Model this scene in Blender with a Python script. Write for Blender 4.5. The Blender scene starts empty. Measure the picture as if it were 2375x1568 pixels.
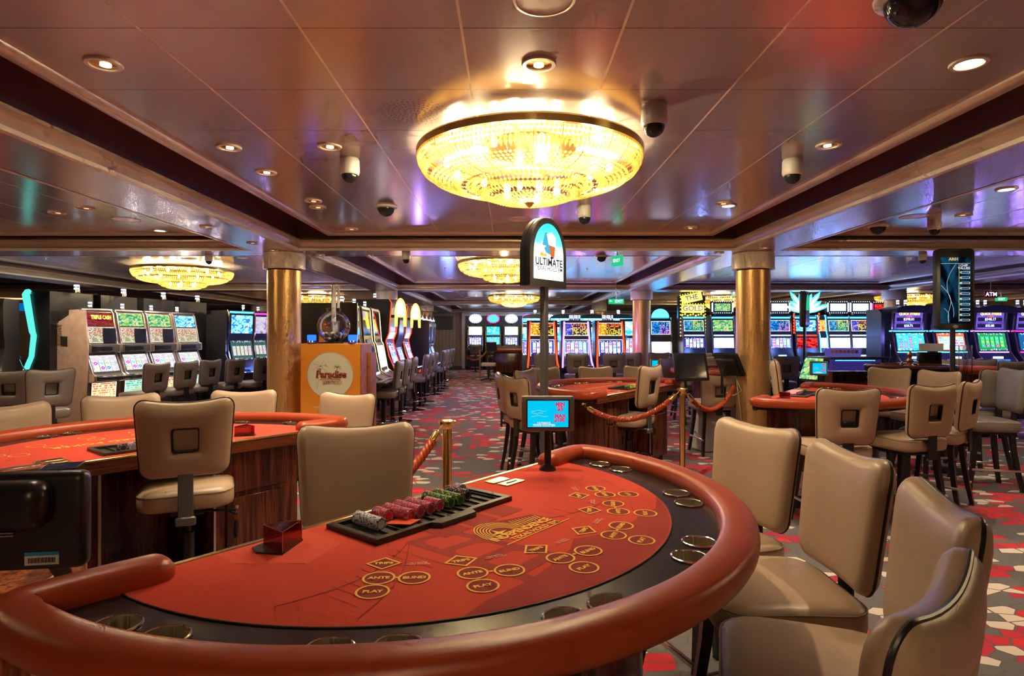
import bpy, bmesh, math, random
from mathutils import Vector, Matrix
PI = math.pi
C = bpy.context.scene.collection
random.seed(7)
# ------------------------------------------------------------ camera, world, exposure
F_PX, CX, CY, CAM_H = 1390.0, 1181.0, 778.0, 1.5
scn = bpy.context.scene
cam_d = bpy.data.cameras.new('camera'); cam = bpy.data.objects.new('camera', cam_d); C.objects.link(cam)
cam.location = (0, 0, CAM_H); cam.rotation_euler = (PI/2, 0, 0)
cam_d.sensor_width = 36; cam_d.lens = F_PX/2375*36; cam_d.clip_start = .02; cam_d.clip_end = 100
cam_d.shift_x = (1187.5-CX)/2375; cam_d.shift_y = -(784-CY)/2375
scn.camera = cam
scn.view_settings.view_transform = 'Standard'; scn.view_settings.look = 'None'
scn.view_settings.exposure = 0.8; scn.view_settings.gamma = 1.0; scn.view_settings.use_curve_mapping = False
w = bpy.data.worlds.new('world'); scn.world = w; w.use_nodes = True
w.node_tree.nodes['Background'].inputs[0].default_value = (.02, .015, .02, 1)
w.node_tree.nodes['Background'].inputs[1].default_value = .3
try:
    cy = scn.cycles
    cy.max_bounces = 7; cy.diffuse_bounces = 3; cy.glossy_bounces = 4; cy.transmission_bounces = 5
    cy.transparent_max_bounces = 8; cy.sample_clamp_indirect = 4; cy.sample_clamp_direct = 0
    cy.caustics_reflective = False; cy.caustics_refractive = False
    cy.use_adaptive_sampling = True; cy.adaptive_threshold = .12; cy.adaptive_min_samples = 12
except Exception: pass
Z_SOFFIT, Z_CEIL, Z_RECESS = 2.5, 2.67, 2.93
WARM = (1.0, .80, .56)

def P(x, y, z):
    """world point at height z seen at photo pixel (x, y)"""
    Y = F_PX*(CAM_H-z)/(y-CY); return Vector(((x-CX)*Y/F_PX, Y, z))
def PY(x, Y, z=0): return Vector(((x-CX)*Y/F_PX, Y, z))

# ------------------------------------------------------------ materials
def newmat(name):
    m = bpy.data.materials.new(name); m.use_nodes = True; m.node_tree.nodes.clear(); return m, NT(m.node_tree)
class NT:
    def __init__(s, t): s.t = t
    def n(s, ty, props=None, **ins):
        d = s.t.nodes.new(ty)
        for k, v in (props or {}).items(): setattr(d, k, v)
        for k, v in ins.items():
            key = int(k[1:]) if k[0] == 'i' and k[1:].isdigit() else k.replace('_', ' ')
            s.set(d, key, v)
        return d
    def set(s, d, key, v):
        sock = d.inputs[key]
        if isinstance(v, bpy.types.NodeSocket): s.t.links.new(v, sock)
        elif isinstance(v, bpy.types.Node): s.t.links.new(v.outputs[0], sock)
        else:
            if hasattr(sock.default_value, '__len__') and not isinstance(v, (tuple, list)): v = (v,)*len(sock.default_value)
            if sock.type == 'RGBA' and len(v) == 3: v = (*v, 1)
            sock.default_value = v
    def m(s, op, a, b=None, c=None, clamp=False):
        d = s.t.nodes.new('ShaderNodeMath'); d.operation = op; d.use_clamp = clamp
        s.set(d, 0, a)
        if b is not None: s.set(d, 1, b)
        if c is not None: s.set(d, 2, c)
        return d.outputs[0]
    def mix(s, f, a, b, blend='MIX'):
        d = s.t.nodes.new('ShaderNodeMix'); d.data_type = 'RGBA'; d.blend_type = blend
        s.set(d, 0, f)
        for k, v in ((6, a), (7, b)):
            if isinstance(v, (tuple, list)) and len(v) == 3: v = (*v, 1)
            s.set(d, k, v)
        return d.outputs[2]
    def ramp(s, fac, stops, interp='LINEAR'):
        d = s.t.nodes.new('ShaderNodeValToRGB'); d.color_ramp.interpolation = interp
        e = d.color_ramp.elements
        while len(e) < len(stops): e.new(.5)
        for k, (p, c) in enumerate(stops): e[k].position = p; e[k].color = (*c, 1)
        s.set(d, 0, fac); return d.outputs[0]
    def out(s, sh): s.n('ShaderNodeOutputMaterial', Surface=sh)
    def bsdf(s, col, rough=.5, metal=0, bump=None, **kw):
        b = s.n('ShaderNodeBsdfPrincipled', Base_Color=col, Roughness=rough, Metallic=metal)
        for k, v in kw.items(): s.set(b, k.replace('_', ' '), v)
        if bump is not None:
            bp = s.n('ShaderNodeBump', Strength=bump[1], Distance=bump[2] if len(bump) > 2 else .01, Height=bump[0]); s.set(b, 'Normal', bp)
        s.out(b); return b
_simple = {}
def simple(name, col, rough=.5, metal=0, noise=0, scale=30, bump=0, **kw):
    m, n = newmat(name)
    c = col; bp = None
    if noise or bump:
        co = n.n('ShaderNodeTexCoord').outputs['Object']
        nz = n.n('ShaderNodeTexNoise', Vector=co, Scale=scale, Detail=4.0)
        if noise: c = n.mix(n.m('MULTIPLY', nz.outputs[0], 1.0), tuple(x*(1-noise) for x in col), tuple(min(1, x*(1+noise)) for x in col))
        if bump: bp = (nz.outputs[0], bump, .003)
    n.bsdf(c, rough, metal, bp, **kw); return m
def emis(name, col, st):
    m, n = newmat(name); n.out(n.n('ShaderNodeEmission', Color=col, Strength=st*.50)); return m

M = {}
M['tan'] = simple('tan_leather', (.43, .30, .20), .38, noise=.06, scale=8, bump=.12)
M['seam'] = simple('tan_seam', (.24, .16, .11), .5)
M['grey_leather'] = simple('grey_leather', (.185, .16, .14), .38, noise=.06, scale=8, bump=.12)
M['rail'] = simple('oxblood_leather', (.38, .050, .011), .36, noise=.12, scale=5, bump=.1)
M['black'] = simple('black_plastic', (.012, .012, .013), .35)
M['satin_black'] = simple('black_metal', (.02, .02, .022), .3, .3)
M['grey_metal'] = simple('grey_metal', (.17, .18, .19), .4, .7)
M['post_grey'] = simple('painted_grey_metal', (.19, .20, .20), .5, .1, noise=.1, scale=120)
M['chrome'] = simple('chrome', (.72, .70, .67), .12, 1.0)
M['steel'] = simple('brushed_steel', (.62, .60, .56), .3, 1.0)
M['brass'] = simple('brass', (.88, .68, .26), .24, 1.0, noise=.08, scale=20)
M['ivory'] = simple('ivory_metal', (.85, .76, .60), .38, .15)
M['cornice'] = simple('cornice_metal', (.56, .43, .31), .3, .35)
M['recess'] = simple('brown_recess', (.20, .11, .085), .5)
M['gap'] = simple('black_gap', (.006, .005, .005), .7)
M['wall_tan'] = simple('tan_wall', (.36, .25, .17), .5)
M['white'] = simple('white_plastic', (.75, .73, .70), .35)
M['rack'] = simple('black_laminate', (.014, .013, .015), .22, noise=.3, scale=300)
M['gold_print'] = simple('gold_print', (.95, .50, .06), .8)
M['dark_print'] = simple('maroon_print', (.26, .012, .010), .9)
M['shade_print'] = simple('dark_red_print', (.36, .022, .014), .9)
M['pink_print'] = simple('pale_print', (.90, .42, .28), .9)
M['orange_felt'] = simple('orange_red_felt', (.70, .07, .03), .9)
M['tray'] = simple('tray_plastic', (.022, .022, .016), .4)
M['bulb'] = emis('warm_bulb', (1, .82, .45), 30)
M['lampglow'] = emis('lamp_glow', (1, .88, .66), 14)
M['lampdim'] = emis('lamp_glow_dim', (1, .62, .28), 1.6)
M['gold_refl'] = simple('gold_reflector', (.85, .42, .08), .18, 1.0)
M['orange'] = simple('orange_panel', (.86, .33, .03), .45)
M['cream'] = simple('cream_print', (.78, .80, .62), .6)
M['browntext'] = simple('brown_print', (.32, .07, .02), .6)
M['greentext'] = simple('green_print', (.02, .22, .06), .6)
M['whitetext'] = simple('white_print', (.85, .82, .78), .6)
M['navytext'] = simple('navy_print', (.01, .02, .10), .6)
M['palegreen'] = simple('pale_green_print', (.55, .62, .48), .6)
M['redtext'] = emis('red_print_lit', (.9, .03, .15), 1.0)
M['brown_side'] = simple('poster_brown', (.42, .14, .04), .5, noise=.8, scale=14)
M['marble'] = simple('marble_laminate', (.60, .42, .31), .4, noise=.3, scale=9)
M['darkwall'] = simple('dark_brown_wall', (.10, .055, .03), .5)
M['blue_e'] = emis('blue_lamp', (.012, .075, 1), 4.5)
M['cyan_e'] = emis('cyan_lamp', (.03, .42, 1), 9)
M['white_e'] = emis('white_lamp', (.50, .68, 1), 3.6)
M['warmwhite_e'] = emis('warm_white_lamp', (1, .92, .85), 2.2)
M['red_e'] = emis('red_neon', (1, .045, .008), 3.6)
M['orange_e'] = emis('orange_lamp', (1, .3, .02), 5)
M['purple_e'] = emis('purple_neon', (.30, .12, 1), 7)
M['magenta_e'] = emis('magenta_lamp', (1, .02, .45), 5)
M['green_e'] = emis('green_lamp', (.02, .5, .2), 1.4)
M['yellow_e'] = emis('yellow_lamp', (1, .72, .06), 5)
M['teal_e'] = emis('teal_panel', (.12, .85, .75), 1.3)
M['dkbody'] = simple('charcoal_cabinet', (.018, .018, .022), .3)
M['greybody'] = simple('grey_cabinet', (.13, .12, .10), .35, .3)
M['screen_gold'] = emis('screen_gold_text', (1, .75, .15), 1.0); M['screen_white'] = emis('screen_white_text', (.9, .95, 1), .9)
M['darkscreen'] = simple('dark_glass', (.02, .022, .03), .06)

def glassy(name, col, rough=0.0, alpha=.25):
    m, n = newmat(name)
    g = n.n('ShaderNodeBsdfGlossy', Color=(1, 1, 1), Roughness=rough); t = n.n('ShaderNodeBsdfTransparent', Color=col)
    f = n.n('ShaderNodeFresnel', IOR=1.45)
    f2 = n.m('ADD', n.m('MULTIPLY', f.outputs[0], .8), alpha*.15)
    n.out(n.n('ShaderNodeMixShader', i0=f2, i1=t, i2=g)); return m
M['acrylic'] = glassy('clear_acrylic', (.93, .95, .95))
M['redacrylic'] = glassy('red_acrylic', (.55, .01, .012))

def wood(name, c1, c2, axis=2, rough=.22):
    m, n = newmat(name); co = n.n('ShaderNodeTexCoord').outputs['Object']
    sc = [9.0, 9.0, 9.0]; sc[axis] = .5
    mp = n.n('ShaderNodeMapping', Vector=co, Scale=tuple(sc))
    nz = n.n('ShaderNodeTexNoise', Vector=mp, Scale=2.5, Detail=6.0, Distortion=.6)
    mp2 = n.n('ShaderNodeMapping', Vector=co, Scale=tuple(x*4 for x in sc)); nz2 = n.n('ShaderNodeTexNoise', Vector=mp2, Scale=3.0, Detail=3.0)
    f = n.m('ADD', n.m('MULTIPLY', nz.outputs[0], .65), n.m('MULTIPLY', nz2.outputs[0], .35))
    col = n.ramp(f, [(.36, tuple(x*.35 for x in c1)), (.48, c1), (.56, c2), (.66, tuple(x*.6 for x in c1))])
    n.bsdf(col, rough); return m
M['wood'] = wood('rosewood', (.065, .014, .008), (.16, .038, .016))
M['woodedge'] = wood('rosewood_edge', (.10, .025, .010), (.20, .05, .02), axis=0)
M['orangewood'] = wood('orange_veneer', (.30, .07, .02), (.50, .15, .04))

def felt():
    m, n = newmat('red_felt'); co = n.n('ShaderNodeTexCoord').outputs['Object']
    a = n.n('ShaderNodeTexNoise', Vector=co, Scale=3.0, Detail=3.0); b = n.n('ShaderNodeTexNoise', Vector=co, Scale=600.0)
    col = n.mix(a.outputs[0], (.56, .034, .016), (.78, .075, .032))
    col = n.mix(n.m('MULTIPLY', b.outputs[0], .25), col, (.30, .02, .012))
    n.bsdf(col, .95, 0, (b.outputs[0], .1, .001)); return m
M['felt'] = felt()

def carpet():
    m, n = newmat('patterned_carpet'); co = n.n('ShaderNodeTexCoord').outputs['Object']
    mp = n.n('ShaderNodeMapping', Vector=co, Scale=(7.6, 12.0, 1.0))
    v = n.n('ShaderNodeTexVoronoi', {'voronoi_dimensions': '2D'}, Vector=mp, Scale=1.0, Randomness=.75)
    e = n.n('ShaderNodeTexVoronoi', {'voronoi_dimensions': '2D', 'feature': 'DISTANCE_TO_EDGE'}, Vector=mp, Scale=1.0, Randomness=.75)
    sp = n.n('ShaderNodeSeparateColor', Color=v.outputs['Color'])
    r, g = sp.outputs[0], sp.outputs[1]
    big = n.n('ShaderNodeTexNoise', Vector=v.outputs['Position'], Scale=.21, Detail=1.0)
    big2 = n.n('ShaderNodeTexNoise', Vector=v.outputs['Position'], Scale=.33, Detail=1.0)
    fine = n.n('ShaderNodeTexNoise', Vector=co, Scale=260.0, Detail=2.0)
    pr = n.m('MULTIPLY', n.m('SUBTRACT', big.outputs[0], .38), 2.7, clamp=True)
    isred = n.m('LESS_THAN', r, pr)
    iswh = n.m('LESS_THAN', g, n.m('MULTIPLY', n.m('SUBTRACT', big2.outputs[0], .42), 1.5, clamp=True))
    red = n.mix(sp.outputs[2], (.80, .012, .018), (.46, .012, .055))
    grey = n.mix(fine.outputs[0], (.065, .064, .066), (.20, .19, .19))
    col = n.mix(isred, grey, red); col = n.mix(iswh, col, (.74, .62, .52))
    seam = n.m('LESS_THAN', e.outputs['Distance'], .045)
    col = n.mix(seam, col, (.11, .10, .10))
    col = n.mix(n.m('MULTIPLY', fine.outputs[0], .3), col, (.12, .06, .06))
    n.bsdf(col, .95, 0, (fine.outputs[0], .4, .004)); return m
M['carpet'] = carpet()

def ceil_mat():
    m, n = newmat('metal_ceiling_panels'); co = n.n('ShaderNodeTexCoord').outputs['Object']
    s = n.n('ShaderNodeSeparateXYZ', Vector=co)
    fx = n.m('FRACT', n.m('ADD', n.m('DIVIDE', n.m('ADD', s.outputs[0], .182), .6155), 100.0))
    fy = n.m('FRACT', n.m('ADD', n.m('DIVIDE', n.m('SUBTRACT', s.outputs[1], 2.281), .571), 100.0))
    lx = n.m('LESS_THAN', n.m('ABSOLUTE', n.m('SUBTRACT', fx, .5)), .4915); ly = n.m('LESS_THAN', n.m('ABSOLUTE', n.m('SUBTRACT', fy, .5)), .4955)
    mp = n.n('ShaderNodeMapping', Vector=co, Scale=(2.0, 60.0, 1.0))
    nz = n.n('ShaderNodeTexNoise', Vector=mp, Scale=3.0, Detail=3.0)
    big = n.n('ShaderNodeTexNoise', Vector=co, Scale=.9, Detail=2.0)
    col = n.mix(big.outputs[0], (.60, .49, .48), (.68, .56, .545))
    col = n.mix(ly, (.22, .15, .14), col); col = n.mix(lx, (.98, .84, .62), col)
    n.bsdf(col, n.m('ADD', .175, n.m('MULTIPLY', nz.outputs[0], .03)), n.m('MULTIPLY', lx, .64), (n.m('ADD', n.m('MULTIPLY', nz.outputs[0], .0), n.m('MULTIPLY', big.outputs[0], 1.2)), .16, .01)); return m
M['ceil'] = ceil_mat()
M['soffit'] = simple('soffit_metal', (.56, .42, .41), .26, .7, noise=.05, scale=3, bump=.05)

def cup_mat():
    m, n = newmat('polished_steel'); sp = n.n('ShaderNodeSeparateXYZ', Vector=n.n('ShaderNodeTexCoord').outputs['Object'])
    an = n.m('ARCTAN2', sp.outputs[1], sp.outputs[0]); nz = n.n('ShaderNodeTexNoise', {'noise_dimensions': '1D'}, W=an, Scale=5.0, Detail=3.0)
    n.bsdf((.95, .86, .70), .2, .82, (nz.outputs[0], 1.0, .03)); return m
M['cupsteel'] = cup_mat()

def mosaic():
    m, n = newmat('gold_mosaic'); uv = n.n('ShaderNodeTexCoord').outputs['UV']
    br = n.n('ShaderNodeTexBrick', Vector=uv, Scale=1.0, Color1=(.86, .50, .17), Color2=(1.0, .70, .32), Mortar=(.50, .27, .10), Mortar_Size=.12, Brick_Width=1.0, Row_Height=1.0)
    br.offset = 0
    n.bsdf(br.outputs[0], .34, .72, (br.outputs['Fac'], .4, .003)); return m
M['mosaic'] = mosaic()

def crystal():
    m, n = newmat('crystal_beads')
    t = n.n('ShaderNodeBsdfTranslucent', Color=(1, .76, .28)); g = n.n('ShaderNodeBsdfGlossy', Color=(1, .90, .55), Roughness=.12)
    tr = n.n('ShaderNodeBsdfTransparent', Color=(1, .93, .68))
    a = n.n('ShaderNodeMixShader', i0=.22, i1=t, i2=g); n.out(n.n('ShaderNodeMixShader', i0=.18, i1=a, i2=tr)); return m
M['crystal'] = crystal()

# screens: emissive procedural pictures in UV space
def uvsplit(n):
    s = n.n('ShaderNodeSeparateXYZ', Vector=n.n('ShaderNodeTexCoord').outputs['UV']); return s.outputs[0], s.outputs[1]
def vec(n, x, y, z=0.0): return n.n('ShaderNodeCombineXYZ', X=x, Y=y, Z=z).outputs[0]
def inrange(n, v, a, b): return n.m('MULTIPLY', n.m('GREATER_THAN', v, a), n.m('LESS_THAN', v, b))
def scr_reels(name, cols, rows, bg, reel, st, seed=0.0, box=(.06, .94, .12, .82), gap=.42, sat=.95):
    m, n = newmat(name); u, v = uvsplit(n)
    x0, x1, y0, y1 = box
    uu = n.m('DIVIDE', n.m('SUBTRACT', u, x0), x1-x0); vv = n.m('DIVIDE', n.m('SUBTRACT', v, y0), y1-y0)
    inside = n.m('MULTIPLY', inrange(n, u, x0, x1), inrange(n, v, y0, y1))
    cu, cv = n.m('MULTIPLY', uu, float(cols)), n.m('MULTIPLY', vv, float(rows))
    iu, iv = n.m('FLOOR', cu), n.m('FLOOR', cv); du, dv = n.m('SUBTRACT', n.m('SUBTRACT', cu, iu), .5), n.m('SUBTRACT', n.m('SUBTRACT', cv, iv), .5)
    wn = n.n('ShaderNodeTexWhiteNoise', {'noise_dimensions': '3D'}, Vector=vec(n, iu, iv, seed))
    d = n.m('ADD', n.m('POWER', n.m('ABSOLUTE', du), 1.4), n.m('POWER', n.m('ABSOLUTE', dv), 1.4))
    sym = n.m('LESS_THAN', d, n.m('ADD', .13, n.m('MULTIPLY', wn.outputs[0], .16)))
    hole = n.m('LESS_THAN', d, .05)
    hue = n.n('ShaderNodeCombineColor', {'mode': 'HSV'}, i0=wn.outputs[0], i1=sat, i2=.85)
    col = n.mix(sym, reel, hue.outputs[0]); col = n.mix(hole, col, (1, .9, .6))
    incol = n.m('LESS_THAN', n.m('ABSOLUTE', du), gap)
    col = n.mix(incol, tuple(x*.2 for x in bg), col)
    nz = n.n('ShaderNodeTexNoise', Vector=vec(n, u, v, seed), Scale=7.0, Detail=3.0)
    bgc = n.mix(nz.outputs[0], tuple(x*.4 for x in bg), tuple(min(1, x*1.6) for x in bg))
    txt = n.n('ShaderNodeTexWhiteNoise', {'noise_dimensions': '3D'}, Vector=vec(n, n.m('FLOOR', n.m('MULTIPLY', u, 26.0)), n.m('FLOOR', n.m('MULTIPLY', v, 22.0)), seed))
    bgc = n.mix(n.m('MULTIPLY', n.m('GREATER_THAN', txt.outputs[0], .72), n.m('MULTIPLY', n.m('GREATER_THAN', n.m('ABSOLUTE', n.m('SUBTRACT', v, .5)), .40), .75)), bgc, (1, .95, .8))
    n.out(n.n('ShaderNodeEmission', Color=n.mix(inside, bgc, col), Strength=st*.50)); return m
def scr_pays(name, bg, c1, c2, st, seed=0.0, rows=9, split=.34, pic=((.9, .3, .02), (1, .8, .2))):
    m, n = newmat(name); u, v = uvsplit(n)
    iv = n.m('FLOOR', n.m('MULTIPLY', v, float(rows))); fv = n.m('SUBTRACT', n.m('MULTIPLY', v, float(rows)), iv)
    iu = n.m('FLOOR', n.m('MULTIPLY', u, 24.0))
    wn = n.n('ShaderNodeTexWhiteNoise', {'noise_dimensions': '3D'}, Vector=vec(n, iu, iv, seed))
    bar = n.m('MULTIPLY', n.m('GREATER_THAN', wn.outputs[0], .38), inrange(n, fv, .22, .80))
    rowc = n.ramp(v, [(.1, c2), (.8, c1)])
    right = n.mix(bar, bg, rowc)
    nz = n.n('ShaderNodeTexVoronoi', Vector=vec(n, u, v, seed), Scale=9.0)
    left = n.ramp(nz.outputs[0], [(.1, pic[1]), (.35, pic[0]), (.7, tuple(x*.3 for x in pic[0]))])
    col = n.mix(n.m('LESS_THAN', u, split), right, left)
    edge = n.m('MULTIPLY', inrange(n, u, .03, .97), inrange(n, v, .04, .96)); col = n.mix(edge, (1, .9, .7), col)
    n.out(n.n('ShaderNodeEmission', Color=col, Strength=st*.50)); return m
def scr_pict(name, stops, st, seed=0.0, scale=5.0, bars=.0):
    m, n = newmat(name); u, v = uvsplit(n)
    nz = n.n('ShaderNodeTexNoise', Vector=vec(n, u, v, seed), Scale=scale, Detail=4.0, Distortion=1.2)
    k = [(.28+.44*i/max(1, len(stops)-1), c) for i, c in enumerate(stops)]
    col = n.ramp(nz.outputs[0], k)
    if bars:
        iv = n.m('FLOOR', n.m('MULTIPLY', v, 12.0)); iu = n.m('FLOOR', n.m('MULTIPLY', u, 18.0))
        wn = n.n('ShaderNodeTexWhiteNoise', {'noise_dimensions': '3D'}, Vector=vec(n, iu, iv, seed+3))
        col = n.mix(n.m('MULTIPLY', n.m('GREATER_THAN', wn.outputs[0], 1-bars*1.6), .55), col, (1, .95, .8))
    n.out(n.n('ShaderNodeEmission', Color=col, Strength=st*.50)); return m
S = {}
S['rg'] = scr_reels('screen_green_reels', 5, 3, (.02, .25, .12), (.05, .55, .16), 2.0, 1, (.07, .93, .18, .80))
S['rb'] = scr_reels('screen_blue_reels', 5, 5, (.02, .45, .85), (.05, .62, .95), 2.2, 2, (.05, .95, .12, .85), .5)
S['rw'] = scr_reels('screen_white_reels', 5, 5, (.55, .12, .05), (.55, .85, .95), 2.0, 3, (.04, .96, .05, .80), .47)
S['rd'] = scr_reels('screen_dark_blue', 5, 3, (.01, .10, .30), (.02, .2, .5), 1.8, 4, (.1, .9, .1, .5))
S['r5'] = scr_reels('screen_five_reels', 5, 3, (.02, .03, .35), (.50, .60, .98), 2.4, 5, (.05, .95, .1, .88), .40)
S['r5b'] = scr_reels('screen_five_blue_reels', 5, 3, (.1, .15, .5), (.45, .6, .95), 2.2, 6, (.05, .95, .1, .88), .42)
S['r3'] = scr_reels('screen_three_reels', 3, 2, (.52, .50, .52), (.9, .88, .95), 1.9, 7, (.04, .72, .08, .66), .44)
S['wht'] = scr_reels('screen_white_glow', 5, 3, (.5, .4, .9), (.78, .74, 1), 4.2, 8, (.02, .98, .02, .98), .48, .12)
S['dim5'] = scr_reels('screen_dim_reels', 5, 3, (.05, .12, .12), (.7, .68, .66), 1.3, 9, (.05, .95, .22, .72), .42, .5)
S['payR'] = scr_pays('screen_red_paytable', (.03, .01, .01), (.95, .12, .02), (.95, .85, .05), 2.2, 1)
S['payB'] = scr_pays('screen_purple_paytable', (.04, .02, .06), (.95, .25, .02), (.9, .9, .1), 2.2, 2, pic=((.1, .1, .7), (.9, .5, .9)))
S['payT'] = scr_pays('screen_tall_paytable', (.75, .66, .50), (.50, .04, .03), (.15, .25, .06), 1.2, 3, 12, 0.0)
S['payG'] = scr_pays('screen_green_paytable', (.03, .14, .10), (.8, .8, .2), (.1, .8, .5), 1.6, 4, 8, .4, ((.05, .3, .7), (.3, .8, .3)))
S['payD'] = scr_pays('screen_blue_paytable', (.02, .03, .18), (.2, .5, 1), (.7, .2, .9), 1.6, 5, 8, .45, ((.02, .25, .8), (.3, .8, 1)))
S['belly'] = scr_pays('screen_belly_glass', (.90, .76, .48), (.8, .1, .05), (.9, .4, .1), 1.5, 6, 7, 0.0)
S['bellyG'] = scr_pays('screen_belly_green', (.45, .85, .68), (.05, .4, .3), (.7, .5, .1), 1.5, 7, 7, 0.0)
S['gold'] = scr_pict('picture_gold', [(.25, .02, .10), (.75, .20, .02), (1, .75, .10), (.05, .10, .35)], 1.5, 1, 4, .1)
S['tc'] = scr_pict('picture_maroon', [(.06, .0, .08), (.20, .01, .02), (.30, .04, .03), (.10, .02, .14)], 1.4, 14, 3)
S['green'] = scr_pict('picture_green', [(.05, .02, .2), (.02, .35, .2), (.5, .8, .1), (.5, .05, .4)], 1.4, 2, 4, .12)
S['blue'] = scr_pict('picture_blue', [(0, .02, .25), (.02, .25, .8), (.3, .9, 1), (.3, .1, .6)], 1.9, 3, 4, .08)
S['cyan'] = scr_pict('picture_cyan', [(.0, .25, .6), (.05, .7, .95), (.8, 1, 1), (.9, .6, .2)], 2.2, 4, 4, .06)
S['purple'] = scr_pict('picture_purple', [(.06, .02, .25), (.16, .10, .6), (.12, .07, .45)], 1.6, 5, 2)
S['violet'] = scr_pict('picture_violet', [(.15, .05, .3), (.6, .5, .75), (.8, .75, .85), (.3, .2, .5)], 1.2, 6, 3)
S['fire'] = scr_pict('picture_fire', [(.6, .02, .02), (1, .5, .3), (1, .95, .8), (.5, .6, 1)], 2.6, 7, 3)
S['red'] = scr_pict('picture_red', [(.05, 0, .02), (.35, 0, .02), (.9, .06, .02), (.2, 0, .05)], 1.7, 8, 4)
S['dark'] = scr_pict('picture_dark', [(.01, .01, .03), (.05, .08, .15), (.12, .08, .2), (.02, .02, .05)], .9, 9, 3, .04)
S['white'] = scr_pict('picture_pale', [(.9, .65, .2), (1, .95, .8), (.75, .85, 1), (.2, .4, .9)], 2.2, 10, 2)
S['teal'] = scr_pict('picture_teal', [(.01, .20, .3), (.02, .5, .6), (.1, .8, .8), (.9, .5, .1)], 1.8, 11, 4)
S['chipv'] = scr_pict('picture_black_waves', [(.0, .0, .002), (.0, .004, .010), (.01, .07, .14), (.0, .004, .008)], 1.0, 12, 1.1)
S['cyansolid'] = emis('cyan_screen', (.0, .55, .85), 1.25)

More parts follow.
